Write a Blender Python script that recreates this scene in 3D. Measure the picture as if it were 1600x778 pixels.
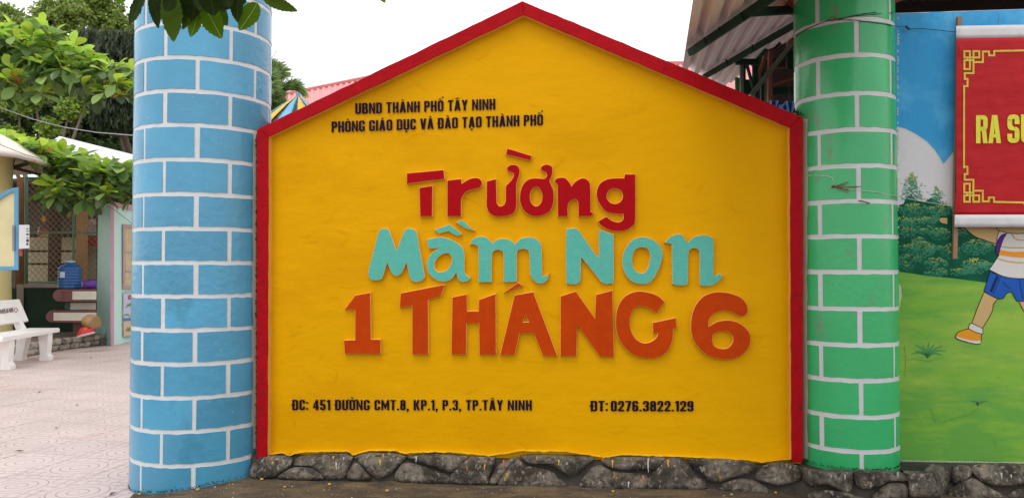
import bpy, math, random
from mathutils import Vector, Matrix, noise
from mathutils.geometry import tessellate_polygon
random.seed(7)
R = math.radians
for o in list(bpy.data.objects): bpy.data.objects.remove(o)
scene = bpy.context.scene
COL = scene.collection

# ------------------------------------------------------------------ camera
YAW, F = R(4.7), 1230.0
PITCH = math.atan(31.0 / F)
CAM = Vector((5*math.sin(YAW), -5*math.cos(YAW), 1.4))
RT = Vector((math.cos(YAW), math.sin(YAW), 0))
FH = Vector((-math.sin(YAW), math.cos(YAW), 0))
ZZ = Vector((0, 0, 1))
FW = FH*math.cos(PITCH) + ZZ*math.sin(PITCH)
UP = -FH*math.sin(PITCH) + ZZ*math.cos(PITCH)
cd = bpy.data.cameras.new('camera'); cam = bpy.data.objects.new('camera', cd); COL.objects.link(cam)
cam.location = CAM; cam.rotation_euler = (R(90) + PITCH, 0, YAW)
cd.sensor_width = 36; cd.lens = F/1600*36; cd.clip_end = 2000; cd.clip_start = .05
scene.camera = cam

# ------------------------------------------------------------------ light: bright overcast
SUN_EL, SUN_AZ = R(62), R(200)
w = bpy.data.worlds.new('World'); scene.world = w; w.use_nodes = True
nt = w.node_tree; nt.nodes.clear()
wo = nt.nodes.new('ShaderNodeOutputWorld'); bg = nt.nodes.new('ShaderNodeBackground')
sky = nt.nodes.new('ShaderNodeTexSky'); sky.sky_type = 'NISHITA'; sky.sun_disc = False
sky.sun_elevation = SUN_EL; sky.sun_rotation = SUN_AZ
mixw = nt.nodes.new('ShaderNodeMixRGB'); mixw.inputs[0].default_value = .93
mixw.inputs[2].default_value = (12.2, 12.3, 12.6, 1)          # the cloud layer
nt.links.new(sky.outputs[0], mixw.inputs[1]); nt.links.new(mixw.outputs[0], bg.inputs[0])
bg.inputs[1].default_value = .1
nt.links.new(bg.outputs[0], wo.inputs[0])
sl = bpy.data.lights.new('sun', 'SUN'); sl.energy = .75; sl.angle = R(22); sl.color = (1, .965, .91)
so = bpy.data.objects.new('sun', sl); COL.objects.link(so)
sd = Vector((math.sin(SUN_AZ)*math.cos(SUN_EL), math.cos(SUN_AZ)*math.cos(SUN_EL), math.sin(SUN_EL)))
so.rotation_euler = sd.to_track_quat('Z', 'Y').to_euler(); so.location = (0, -4, 9)
scene.view_settings.view_transform = 'Standard'; scene.view_settings.look = 'None'
scene.view_settings.exposure = .3; scene.view_settings.gamma = 1

# ------------------------------------------------------------------ photo point -> place
def ray(px, py): return FW + RT*((px-800)/F) - UP*((py-389)/F)
def P(px, py, d): return CAM + ray(px, py)*d                     # at depth d
def G(px, py, z=0.0):                                            # on level ground
    r = ray(px, py); return CAM + r*((z-CAM.z)/r.z)
def W(px, py, off=0.0):                                          # on a plane off metres in front of the sign wall
    r = ray(px, py); return CAM + r*((-off-CAM.y)/r.y)
def CW(x, d, z): return Vector((CAM.x, CAM.y, 0)) + RT*x + FH*d + ZZ*z   # camera-aligned ground coordinates

# ------------------------------------------------------------------ materials
def lin(c): return tuple((v/12.92 if v <= .04045 else ((v+.055)/1.055)**2.4) for v in c)
def mat(name, col, rough=.6, bump=0, bscale=30, var=.12, vscale=3, spec=.5, dirt=None, dscale=6, damt=.5,
        trans=0, rnd=0, detail=6, island=False, stretch=None, metal=0, bdist=.01, hue=0.0):
    m = bpy.data.materials.new(name); m.use_nodes = True
    n = m.node_tree.nodes; l = m.node_tree.links; n.clear()
    out = n.new('ShaderNodeOutputMaterial'); b = n.new('ShaderNodeBsdfPrincipled')
    b.inputs['Roughness'].default_value = rough; b.inputs['Metallic'].default_value = metal
    b.inputs['Specular IOR Level'].default_value = spec
    geo = n.new('ShaderNodeNewGeometry'); mp = n.new('ShaderNodeMapping')
    l.new(geo.outputs['Position'], mp.inputs[0])
    if stretch: mp.inputs['Scale'].default_value = stretch
    c = n.new('ShaderNodeHueSaturation'); c.inputs['Color'].default_value = (*col, 1)
    t = n.new('ShaderNodeTexNoise'); t.inputs['Scale'].default_value = vscale; t.inputs['Detail'].default_value = detail
    l.new(mp.outputs[0], t.inputs[0])
    mr = n.new('ShaderNodeMapRange'); mr.inputs[1].default_value = .25; mr.inputs[2].default_value = .75
    mr.inputs[3].default_value = 1-var; mr.inputs[4].default_value = 1+var
    l.new(t.outputs[0], mr.inputs[0])
    val = mr.outputs[0]
    if rnd or island:
        if island: src = geo.outputs['Random Per Island']
        else:
            oi = n.new('ShaderNodeObjectInfo'); src = oi.outputs['Random']
        m2 = n.new('ShaderNodeMapRange'); m2.inputs[3].default_value = 1-rnd; m2.inputs[4].default_value = 1+rnd
        l.new(src, m2.inputs[0])
        mu = n.new('ShaderNodeMath'); mu.operation = 'MULTIPLY'; l.new(val, mu.inputs[0]); l.new(m2.outputs[0], mu.inputs[1])
        val = mu.outputs[0]
        if hue:
            wn = n.new('ShaderNodeTexWhiteNoise'); wn.noise_dimensions = '1D'; l.new(src, wn.inputs['W'])
            m3 = n.new('ShaderNodeMapRange'); m3.inputs[3].default_value = .5-hue; m3.inputs[4].default_value = .5+hue
            l.new(wn.outputs[0], m3.inputs[0]); l.new(m3.outputs[0], c.inputs['Hue'])
    l.new(val, c.inputs['Value'])
    colout = c.outputs[0]
    for (dc, ds, da, dst) in ([(dirt, dscale, damt, None)] if dirt and not isinstance(dirt, list) else (dirt or [])):
        t2 = n.new('ShaderNodeTexNoise'); t2.inputs['Scale'].default_value = ds; t2.inputs['Detail'].default_value = 9
        t2.inputs['Roughness'].default_value = .65
        mp2 = n.new('ShaderNodeMapping'); l.new(geo.outputs['Position'], mp2.inputs[0]); mp2.inputs['Location'].default_value = (ds, 2*ds, .3*ds)
        if dst: mp2.inputs['Scale'].default_value = dst
        l.new(mp2.outputs[0], t2.inputs[0])
        r2 = n.new('ShaderNodeMapRange'); r2.inputs[1].default_value = 1-da-.06; r2.inputs[2].default_value = 1-da+.06
        l.new(t2.outputs[0], r2.inputs[0])
        mx = n.new('ShaderNodeMixRGB'); mx.inputs[2].default_value = (*dc, 1)
        l.new(r2.outputs[0], mx.inputs[0]); l.new(colout, mx.inputs[1]); colout = mx.outputs[0]
    l.new(colout, b.inputs['Base Color'])
    if bump:
        t3 = n.new('ShaderNodeTexNoise'); t3.inputs['Scale'].default_value = bscale; t3.inputs['Detail'].default_value = 8
        l.new(mp.outputs[0], t3.inputs[0])
        bp = n.new('ShaderNodeBump'); bp.inputs['Strength'].default_value = bump; bp.inputs['Distance'].default_value = bdist
        l.new(t3.outputs[0], bp.inputs['Height']); l.new(bp.outputs[0], b.inputs['Normal'])
    if trans:
        tr = n.new('ShaderNodeBsdfTranslucent'); l.new(colout, tr.inputs[0])
        ms = n.new('ShaderNodeMixShader'); ms.inputs[0].default_value = trans
        l.new(b.outputs[0], ms.inputs[1]); l.new(tr.outputs[0], ms.inputs[2]); l.new(ms.outputs[0], out.inputs[0])
    else: l.new(b.outputs[0], out.inputs[0])
    return m
def S(r, g, b): return lin((r/255, g/255, b/255))

M = {}
M['yellow'] = mat('yellow wall paint', (.70, .352, .0), .5, .4, 7, .035, 1.1, .06, stretch=(1, 1, 1.8), bdist=.014,
                  dirt=[((.65, .315, .0), .9, .42, (1, 1, 2.2)), ((.22, .12, .01), 60, .265, None)])
M['red'] = mat('red border paint', (.37, .003, .008), .5, .45, 45, .12, 14, .08, bdist=.008, dirt=[((.12, .01, .01), 22, .34, None)])
M['red_letter'] = mat('crimson letter paint', (.37, .0015, .005), .5, .35, 120, .08, 20, .08, bdist=.005)
M['teal'] = mat('turquoise letter paint', (.10, .44, .355), .55, .6, 110, .06, 25, .14, bdist=.006)
M['orange'] = mat('orange letter paint', (.48, .047, .001), .5, .5, 110, .09, 18, .07, bdist=.006)
M['rim'] = mat('letter edge paint', (.72, .40, .07), .5)
M['ink'] = mat('dark lettering paint', (.012, .004, .018), .6, 0, spec=.1)
M['white_joint'] = mat('white joint paint', (.62, .64, .645), .4, .3, 40, .06, 9, .5)
M['blue_brick'] = mat('blue brick paint', (.070, .30, .47), .2, .4, 22, .12, 3, .5, rnd=.15, bdist=.008, dirt=[((.34, .42, .46), 34, .30, None), ((.058, .255, .39), 3.5, .38, (1, 1, .6))])
M['green_brick'] = mat('green brick paint', (.040, .445, .150), .22, .3, 26, .08, 3, .5, rnd=.07, bdist=.006,
                       dirt=[((.17, .25, .15), 9, .35, (1, 1, .45)), ((.34, .42, .36), 40, .28, None)])
M['stone'] = mat('river stone', (.145, .122, .096), .85, 1.0, 34, .7, 12, .25, bdist=.03,
                 dirt=[((.04, .032, .024), 6, .47, None), ((.05, .04, .03), 26, .42, None), ((.34, .31, .26), 38, .38, (1, 1, .6)), ((.70, .45, .05), 15, .305, (1, 1, .35)), ((.62, .60, .55), 21, .30, (1, 1, .3))])
M['mortar'] = mat('dark mortar', (.045, .036, .028), .95, .8, 60, .4, 12)
M['apron'] = mat('worn concrete', (.125, .092, .052), .9, .8, 55, .35, 5, .25, bdist=.01,
                 dirt=[((.07, .055, .04), 4, .5, (1, 2, 1)), ((.42, .36, .29), 60, .34, None)])
M['pebble'] = mat('ochre berry', (.45, .30, .06), .6)
M['red_pebble'] = mat('red berry', (.6, .05, .02), .5)
M['moss'] = mat('dark moss', (.02, .025, .008), .95, .8, 60, .5, 30)
M['bark'] = mat('bark', (.13, .095, .065), .9, .6, 25)
M['vein'] = mat('pale midrib', (.30, .36, .16), .6)

# ------------------------------------------------------------------ object helpers
def ob(name, verts, faces, m, parent=None, smooth=False, base=None, mats=None, fm=None):
    me = bpy.data.meshes.new(name)
    b = Vector(parent['_b']) if parent is not None else (Vector(base) if base is not None else Vector((0, 0, 0)))
    me.from_pydata([tuple(Vector(v)-b) for v in verts], [], faces)
    if mats:
        for x in mats: me.materials.append(x)
        me.polygons.foreach_set('material_index', fm)
    else: me.materials.append(m)
    if smooth: me.polygons.foreach_set('use_smooth', [True]*len(me.polygons))
    me.update()
    o = bpy.data.objects.new(name, me); COL.objects.link(o)
    if parent is not None: o.parent = parent
    else: o.location = b
    o['_b'] = tuple(b)
    return o
def thing(name, label, cat, loc, group=None):
    o = bpy.data.objects.new(name, None); COL.objects.link(o); o.location = loc; o['_b'] = tuple(loc)
    o.empty_display_size = .1
    return tag(o, label, cat, group)
def tag(o, label, cat, group=None):
    o['label'] = label; o['category'] = cat
    if group: o['group'] = group
    return o
def struct(o): o['kind'] = 'structure'; return o
class MB:
    def __init__(s): s.v = []; s.f = []; s.m = []
    def add(s, v, f, mi=0):
        k = len(s.v); s.v += [Vector(x) for x in v]; s.f += [tuple(i+k for i in q) for q in f]; s.m += [mi]*len(f)
    def build(s, name, m, parent=None, smooth=False, base=None):
        if isinstance(m, list): return ob(name, s.v, s.f, None, parent, smooth, base, m, s.m)
        return ob(name, s.v, s.f, m, parent, smooth, base)
    def box(s, c, x, y, z, mi=0):        # centre and three half-axis vectors
        c = Vector(c); v = [c + x*i + y*j + z*k for i in (-1, 1) for j in (-1, 1) for k in (-1, 1)]
        s.add(v, [(0, 1, 3, 2), (4, 6, 7, 5), (0, 4, 5, 1), (2, 3, 7, 6), (0, 2, 6, 4), (1, 5, 7, 3)], mi)
    def bar(s, a, b, wd, th, side=None, mi=0):
        a = Vector(a); b = Vector(b); d = (b-a).normalized()
        sd_ = side or d.cross(FW).normalized()
        if sd_.length < .1: sd_ = RT
        n = d.cross(sd_).normalized(); s.box((a+b)/2, (b-a)/2, sd_*wd/2, n*th/2, mi)
    def tube(s, pts, r, n=6, mi=0, r1=None, caps=True):
        pts = [Vector(p) for p in pts]; k0 = len(s.v); rings = []
        ref = Vector((.13, .31, .94))
        for i, p in enumerate(pts):
            d = (pts[min(i+1, len(pts)-1)] - pts[max(i-1, 0)]).normalized()
            a = d.cross(ref); a = a.normalized() if a.length > .05 else d.cross(Vector((1, 0, 0))).normalized()
            b = d.cross(a); rr = r if r1 is None else r + (r1-r)*i/(len(pts)-1)
            rings.append([p + (a*math.cos(2*math.pi*j/n) + b*math.sin(2*math.pi*j/n))*rr for j in range(n)])
        v = [x for q in rings for x in q]
        f = [(i*n+j, i*n+(j+1) % n, (i+1)*n+(j+1) % n, (i+1)*n+j) for i in range(len(pts)-1) for j in range(n)]
        if caps: f += [tuple(range(n))[::-1], tuple(range((len(pts)-1)*n, len(pts)*n))]
        s.add(v, f, mi)
    def lathe(s, c, prof, n=24, mi=0, axis=None, a0=0, a1=2*math.pi):
        c = Vector(c); full = abs(a1-a0-2*math.pi) < 1e-6; nn = n if full else n+1
        v = [c + Vector((r*math.cos(a0+(a1-a0)*j/n), r*math.sin(a0+(a1-a0)*j/n), z)) for (r, z) in prof for j in range(nn)]
        f = []
        for i in range(len(prof)-1):
            for j in range(n):
                k = (j+1) % nn
                f.append((i*nn+j, i*nn+k, (i+1)*nn+k, (i+1)*nn+j))
        s.add(v, f, mi)
def bbox_label(o): pass

def parse(s, ox, oy, sc, seg=5):
    """outline written as 'x,y' points (smooth) or 'x,yc' (corner); Catmull-Rom between"""
    pts = []
    for tk in s.split():
        c = tk.endswith('c'); x, y = tk.rstrip('c').split(',')
        pts.append((float(x)/sc+ox, float(y)/sc+oy, c))
    n = len(pts); out = []
    for i in range(n):
        p1, p2 = pts[i], pts[(i+1) % n]
        p0 = pts[i-1] if not p1[2] else p1
        p3 = pts[(i+2) % n] if not p2[2] else p2
        if p1[2] and p2[2]: out.append((p1[0], p1[1])); continue
        for k in range(seg):
            t = k/seg
            q = []
            for a in (0, 1):
                q.append(.5*((2*p1[a]) + (-p0[a]+p2[a])*t + (2*p0[a]-5*p1[a]+4*p2[a]-p3[a])*t*t + (-p0[a]+3*p1[a]-3*p2[a]+p3[a])*t**3))
            out.append(tuple(q))
    return out
def area(p): return .5*sum(p[i][0]*p[(i+1) % len(p)][1]-p[(i+1) % len(p)][0]*p[i][1] for i in range(len(p)))
def inset(p, d):
    """move outline points inwards (for positive area orientation)"""
    n = len(p); out = []
    for i in range(n):
        a, b, c = Vector(p[i-1]), Vector(p[i]), Vector(p[(i+1) % n])
        e1 = (b-a); e2 = (c-b)
        if e1.length < 1e-9 or e2.length < 1e-9: out.append(tuple(b)); continue
        n1 = Vector((-e1.y, e1.x)).normalized(); n2 = Vector((-e2.y, e2.x)).normalized()
        m = (n1+n2); k = max(.45, 1+n1.dot(n2)) if m.length > .01 else 1
        m = m/k
        out.append(tuple(b + m*d))
    return out
def solid(mb, outer, holes, front, back, pf, cham=0, mf=0, ms=1, mc=None):
    mc = ms if mc is None else mc
    """px outline -> solid; pf(px,py,off) maps to the place; front/back are offsets from the plane"""
    loops = [outer] + list(holes)
    fixed = []
    for i, lp in enumerate(loops):
        a = area(lp)
        if (i == 0 and a < 0) or (i > 0 and a > 0): lp = lp[::-1]
        fixed.append(lp)
    # CCW in y-down px = clockwise seen; positive area -> inward normal is (-ey, ex)
    ins = [inset(lp, cham) if cham else lp for lp in fixed]
    flat = [q for lp in ins for q in lp]
    tris = tessellate_polygon([[Vector((x, -y, 0)) for x, y in lp] for lp in ins])
    v = [pf(x, y, front) for x, y in flat]
    fs = []
    for t in tris:
        a, b, c = [v[i] for i in t]
        nn = (b-a).cross(c-a)
        fs.append(t if nn.dot(a-CAM) < 0 else t[::-1])
    mb.add(v, fs, mf)
    step = min(.0035, (front-back)*.3)
    for lp, li in zip(fixed, ins):
        n = len(lp)
        v = [pf(x, y, front) for x, y in li] + [pf(x, y, front-step) for x, y in lp] + [pf(x, y, back) for x, y in lp]
        fs = []; fc = []
        for i in range(n):
            j = (i+1) % n
            if cham: fc.append((i, i+n, j+n, j))
            fs.append((i+n if cham else i, i+2*n, j+2*n, j+n if cham else j))
        mb.add(v, fs, ms)
        if fc: mb.add(v, fc, mc)
def sheet(mb, outer, off, pf, mi=0, holes=()):
    loops = [outer]+list(holes); flat = [q for lp in loops for q in lp]
    tris = tessellate_polygon([[Vector((x, -y, 0)) for x, y in lp] for lp in loops])
    v = [pf(x, y, off) for x, y in flat]; fs = []
    for t in tris:
        a, b, c = [v[i] for i in t]
        fs.append(t if (b-a).cross(c-a).dot(a-CAM) < 0 else t[::-1])
    mb.add(v, fs, mi)
def stroke(mb, pts, wd, off, pf, mi=0, closed=False, taper=False):
    """painted line of width wd px along px points"""
    n = len(pts); L = []; Rr = []
    for i, p in enumerate(pts):
        a = pts[(i-1) % n] if (closed or i > 0) else p
        b = pts[(i+1) % n] if (closed or i < n-1) else p
        d = Vector((b[0]-a[0], b[1]-a[1])); d = d.normalized() if d.length > 1e-6 else Vector((1, 0))
        k = wd/2 * ((.25+.75*math.sin(math.pi*(i+.3)/(n-.4))) if taper else 1)
        L.append((p[0]-d.y*k, p[1]+d.x*k)); Rr.append((p[0]+d.y*k, p[1]-d.x*k))
    v = [pf(x, y, off) for x, y in L+Rr]
    f = [(i, (i+1) % n, (i+1) % n+n, i+n) for i in range(n if closed else n-1)]
    mb.add(v, f, mi)

# ------------------------------------------------------------------ condensed bold lettering (flat paint)
T_ = .19
def rr_pts(x0, y0, x1, y1, r, seg=3):
    out = []
    for (cx, cy, a) in ((x1-r, y1-r, 0), (x0+r, y1-r, 90), (x0+r, y0+r, 180), (x1-r, y0+r, 270)):
        for k in range(seg+1):
            t = R(a+90*k/seg); out.append((cx+r*math.cos(t), cy+r*math.sin(t)))
    return out
def ring(x0, y0, x1, y1, t=T_, r=.17, a=0, b=1):
    o = rr_pts(x0, y0, x1, y1, r); i = rr_pts(x0+t, y0+t*.8, x1-t, y1-t*.8, max(.035, r-t*.7))
    n = len(o); q = []
    ks = range(int(a*n), int(b*n))
    return [[o[k % n], o[(k+1) % n], i[(k+1) % n], i[k % n]] for k in ks]
def rc(x0, y0, x1, y1): return [[(x0, y0), (x1, y0), (x1, y1), (x0, y1)]]
def dg(x0, y0, x1, y1, t=T_): return [[(x0-t/2, y0), (x0+t/2, y0), (x1+t/2, y1), (x1-t/2, y1)]]
t = T_; h = t*.8
# n=16 outline steps: 0-3 top right corner, 4-7 top left, 8-11 bottom left, 12-15 bottom right
GL = {
 'I': (.19, rc(0, 0, t, 1)), 'L': (.42, rc(0, 0, t, 1)+rc(t, 0, .42, h)),
 'T': (.46, rc(0, 1-h, .46, 1)+rc(.135, 0, .325, 1-h)),
 'H': (.5, rc(0, 0, t, 1)+rc(.5-t, 0, .5, 1)+rc(t, .43, .5-t, .58)),
 'N': (.52, rc(0, 0, t*.85, 1)+rc(.52-t*.85, 0, .52, 1)+[[(t*.85, 1), (t*.85, .62), (.52-t*.85, 0), (.52-t*.85, .38)]]),
 'U': (.5, ring(0, 0, .5, 1)[8:15]+rc(0, .17, t, 1)+rc(.5-t, .17, .5, 1)),
 'O': (.5, ring(0, 0, .5, 1)),
 'D': (.5, rc(0, 0, t, 1)+ring(-.1, 0, .5, 1, a=0, b=.22)+ring(-.1, 0, .5, 1, a=.75, b=1)+rc(t, 0, .34, h)+rc(t, 1-h, .34, 1)),
 'P': (.48, rc(0, 0, t, 1)+ring(-.1, .4, .48, 1, a=0, b=.22)+ring(-.1, .4, .48, 1, a=.75, b=1)+rc(t, .4, .31, .4+h)+rc(t, 1-h, .31, 1)),
 'B': (.5, rc(0, 0, t, 1)+ring(-.1, .46, .48, 1, a=0, b=.22)+ring(-.1, .46, .48, 1, a=.75, b=1)+rc(t, .46, .31, .46+h*.9)+rc(t, 1-h, .31, 1)
        +ring(-.1, 0, .5, .56, a=0, b=.22)+ring(-.1, 0, .5, .56, a=.75, b=1)+rc(t, 0, .33, h)),
 'C': (.48, ring(0, 0, .48, 1)[0:12]+ring(0, 0, .48, 1)[12:15]+rc(.48-t, .16, .48, .36)+rc(.48-t, .64, .48, .84)),
 'G': (.5, ring(0, 0, .5, 1)[0:15]+rc(.5-t, .16, .5, .5)+rc(.27, .38, .5-t, .5)+rc(.5-t, .66, .5, .84)),
 'A': (.54, dg(.095, 0, .25, 1)+dg(.445, 0, .29, 1)+rc(.16, .2, .38, .33)),
 'V': (.52, dg(.26-.03, 0, .095, 1)+dg(.29, 0, .425, 1)),
 'Y': (.52, dg(.26, .42, .095, 1)+dg(.26, .42, .425, 1)+rc(.165, 0, .355, .44)),
 'M': (.66, rc(0, 0, t*.85, 1)+rc(.66-t*.85, 0, .66, 1)+[[(t*.85, 1), (t*.85, .55), (.33, 0), (.33, .5)], [(.33, 0), (.66-t*.85, .55), (.66-t*.85, 1), (.33, .5)]]),
 'K': (.52, rc(0, 0, t, 1)+dg(.24, .42, .42, 1)+dg(.25, .62, .43, 0)),
 'E': (.42, rc(0, 0, t, 1)+rc(t, 0, .42, h)+rc(t, .43, .38, .57)+rc(t, 1-h, .42, 1)),
 'R': (.5, rc(0, 0, t, 1)+ring(-.1, .44, .5, 1, a=0, b=.22)+ring(-.1, .44, .5, 1, a=.75, b=1)+rc(t, .44, .33, .44+h)+rc(t, 1-h, .33, 1)+dg(.34, .46, .40, 0)),
 'S': (.48, ring(0, .44, .48, 1)[0:12]+rc(.48-t, .66, .48, .82)+ring(0, 0, .48, .57)[0:3]+ring(0, 0, .48, .57)[8:16]+rc(0, .16, t, .32)),
 '0': (.46, ring(0, 0, .46, 1)), '1': (.3, rc(.11, 0, .3, 1)+[[(.11, 1), (0, .86), (0, .74), (.11, .8)]]),
 '2': (.46, ring(0, .42, .46, 1)[13:16]+ring(0, .42, .46, 1)[0:7]+rc(0, .62, t, .8)+[[(.46, .62), (.27, .56), (0, .16), (.22, .15)]]+rc(0, 0, .46, .17)),
 '3': (.46, ring(0, .44, .46, 1)[12:16]+ring(0, .44, .46, 1)[0:7]+rc(0, .68, t, .8)+ring(0, 0, .46, .57)[0:3]+ring(0, 0, .46, .57)[8:16]+rc(0, .16, t, .3)+rc(.16, .45, .34, .56)),
 '4': (.5, rc(.24, 0, .43, 1)+rc(0, .2, .5, .35)+[[(.24, 1), (.24, .72), (.16, .35), (0, .35)]]),
 '5': (.46, ring(0, 0, .46, .62)[12:16]+ring(0, 0, .46, .62)[0:7]+ring(0, 0, .46, .62)[8:12]+rc(0, .45, t, 1)+rc(t, 1-h, .44, 1)+rc(0, .16, t, .3)),
 '6': (.46, ring(0, 0, .46, .6)+ring(0, 0, .46, 1)[0:8]+rc(0, .2, t, .85)+rc(.46-t, .7, .46, .84)),
 '7': (.44, rc(0, 1-h, .44, 1)+[[(.24, 1-h), (.44, 1-h), (.27, 0), (.07, 0)]]),
 '8': (.46, ring(.01, .45, .45, 1)+ring(0, 0, .46, .58)),
 '9': (.46, ring(0, .4, .46, 1)+ring(0, 0, .46, 1)[8:16]+rc(.46-t, .15, .46, .8)+rc(0, .16, t, .3)),
 '.': (.17, rc(0, 0, .17, .17)), ',': (.17, rc(0, 0, .17, .17)+[[(0.02, 0), (.17, 0), (.07, -.17), (0, -.17)]]),
 ':': (.17, rc(0, .05, .17, .22)+rc(0, .62, .17, .79)), ' ': (.2, []),
}
ACC = {'grave': lambda c: [[(c-.15, 1.2), (c+.02, 1.2), (c+.1, 1.06), (c-.02, 1.06)]],
       'acute': lambda c: [[(c-.02, 1.2), (c+.15, 1.2), (c+.02, 1.06), (c-.1, 1.06)]],
       'circ': lambda c: [[(c-.04, 1.22), (c+.04, 1.22), (c-.09, 1.05), (c-.18, 1.05)], [(c-.04, 1.22), (c+.04, 1.22), (c+.18, 1.05), (c+.09, 1.05)]],
       'circacute': lambda c: [[(c-.1, 1.2), (c-.02, 1.2), (c-.13, 1.05), (c-.22, 1.05)], [(c-.1, 1.2), (c-.02, 1.2), (c+.1, 1.05), (c+.01, 1.05)], [(c+.15, 1.36), (c+.28, 1.36), (c+.17, 1.2), (c+.08, 1.2)]],
       'dot': lambda c: rc(c-.08, -.24, c+.08, -.08),
       'bar': lambda c: rc(-.07, .44, c-.02, .57),
       'horn': lambda c: [[(c+.2, .98), (c+.36, 1.1), (c+.36, .95), (c+.24, .84)]],
       'horngrave': lambda c: [[(c+.2, .98), (c+.36, 1.1), (c+.36, .95), (c+.24, .84)], [(c-.15, 1.24), (c+.02, 1.24), (c+.1, 1.08), (c-.02, 1.08)]]}
VN = {'À': ('A', 'grave'), 'Á': ('A', 'acute'), 'Â': ('A', 'circ'), 'Ạ': ('A', 'dot'), 'Ò': ('O', 'grave'), 'Ố': ('O', 'circacute'),
      'Ụ': ('U', 'dot'), 'Ư': ('U', 'horn'), 'Ờ': ('O', 'horngrave'), 'Đ': ('D', 'bar'), 'È': ('E', 'grave')}
def write(mb, txt, x0, y0, x1, y1, hgt, off, pf, gap=.1, wsp=.28, mi=0, wk=1.0):
    """baseline from px (x0,y0) to (x1,y1), cap height hgt px; fitted to the length"""
    pos = 0; items = []
    for ch in txt:
        b, ac = VN.get(ch, (ch, None))
        if b == ' ': pos += wsp; continue
        wd, polys = GL[b]; polys = list(polys)
        if ac: polys += ACC[ac](wd/2)
        items.append((pos, polys)); pos += wd+gap
    tot = pos-gap; L = math.hypot(x1-x0, y1-y0); ux, uy = (x1-x0)/L, (y1-y0)/L; k = L/tot
    z = 0
    for p, polys in items:
        for i, q in enumerate(polys):
            pts = []
            for (a, b) in q:
                A = (p+a)*k; B = b*hgt
                pts.append((x0+ux*A+uy*B*.0, y0+uy*A-B))
            o = off + .00035*(i % 7)
            v = [pf(x, y, o) for x, y in pts]
            if (v[1]-v[0]).cross(v[2]-v[0]).dot(v[0]-CAM) > 0: v = v[::-1]
            mb.add(v, [(0, 1, 2, 3)], mi)

# ================================================================== THE SIGN WALL
BO = .062                                                # the red border stands this far proud of the yellow face
c0 = W(827, 740); c0 = Vector((c0.x, .1, .05))
wall = thing('sign_wall', 'yellow gabled school sign wall with red raised border between the two pillars', 'sign wall', c0)
body = [(402, 203), (815, 5), (1253, 184), (1253, 760), (402, 760)]
mb = MB(); solid(mb, body, [], -.012, -.20, W); mb.build('wall_core', M['red'], wall)
def inside_gable(q):
    x, y = q; return 422 < x < 1232 and y < 704 and y > (24+(818-x)*.467+8 if x < 818 else 24+(x-818)*.4266+8)
# yellow face: grid that follows the gable, gently uneven
def yface():
    mb = MB(); NX, NZ = 70, 50; g = []
    pl, pr = W(408, 300).x, W(1247, 300).x
    def topz(x):
        a, b, c = W(408, 211), W(818, 20), W(1247, 193)
        return a.z+(b.z-a.z)*(x-a.x)/(b.x-a.x) if x < b.x else b.z+(c.z-b.z)*(x-b.x)/(c.x-b.x)
    zb = W(827, 735).z
    for i in range(NX+1):
        x = pl+(pr-pl)*i/NX
        for j in range(NZ+1):
            z = zb+(topz(x)-zb)*j/NZ
            y = -.0045*noise.noise(Vector((x*1.7, 0, z*2.1))) - .0016*noise.noise(Vector((x*6+5, 1, z*11)))
            g.append(Vector((x, y, z)))
    f = [(i*(NZ+1)+j, (i+1)*(NZ+1)+j, (i+1)*(NZ+1)+j+1, i*(NZ+1)+j+1) for i in range(NX) for j in range(NZ)]
    mb.add(g, f); return mb
yface().build('yellow_face', M['yellow'], wall, smooth=True)
mb = MB(); rt_ = random.Random(21)
M['yellow_ridge'] = mat('yellow trowel ridge paint', (.72, .37, .0), .5, .3, 40, .04, 3, .06)
for i in range(85):
    x = rt_.uniform(430, 1225); y = rt_.uniform(90 if 600 < x < 1050 else 215, 700); a = rt_.gauss(0, .5); L_ = rt_.uniform(8, 42); cv = rt_.gauss(0, .5); pts = []
    for k in range(9):
        u = k/8; an = a+cv*(u-.5); pts.append((x+L_*u*math.cos(an)+rt_.gauss(0, .25), y+L_*u*math.sin(an)+rt_.gauss(0, .25)))
    if any(not inside_gable(q) for q in pts): continue
    stroke(mb, [(p[0], p[1]-.3) for p in pts], rt_.uniform(.5, 1.1), .0066, W, taper=True)
mb.build('trowel_marks', M['yellow_ridge'], wall)['kind'] = 'stuff'
segs = [[(401, 205), (403, 201.5), (420, 214), (418, 716), (400, 716)],
        [(403, 201.5), (816, 2), (818, 24), (420, 214)],
        [(816, 2), (1251, 182), (1234, 200), (818, 24)],
        [(1251, 182), (1255, 185), (1254.5, 722), (1236.5, 722), (1234, 200)]]
def wob(p, a=.5, step=14):
    out = []
    for i in range(len(p)):
        x0, y0 = p[i]; x1, y1 = p[(i+1) % len(p)]; L = math.hypot(x1-x0, y1-y0); n = max(1, int(L/step))
        for k in range(n):
            t_ = k/n; q = 0 if k == 0 else a
            out.append((x0+(x1-x0)*t_+random.uniform(-q, q), y0+(y1-y0)*t_+random.uniform(-q, q)))
    return out
def WP(x, y, o):                                          # straight extrusion of what is seen at the border's front
    p = W(x, y, BO); p.y = -o; return p
def WL(x, y, o):
    p = W(x, y, .026); p.y = -o; return p
for s_ in segs:
    mb = MB(); solid(mb, wob(s_, .45), [], BO, -.01, WP, cham=.7, ms=1, mc=0)
    mb.build('border', [M['red'], M['rim']], wall)
# dark gap and drips where border meets blue pillar
mb = MB()
for i in range(75):
    y = 214+i*6.7+random.uniform(-3, 3); sheet(mb, [(400.2-random.random()**3*2.4, y), (401.3, y-random.uniform(1, 7)), (401.4, y+random.uniform(2, 8)), (400.5, y+5)], BO+.002, W)
mb.build('paint_gap', M['moss'], wall)

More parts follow.
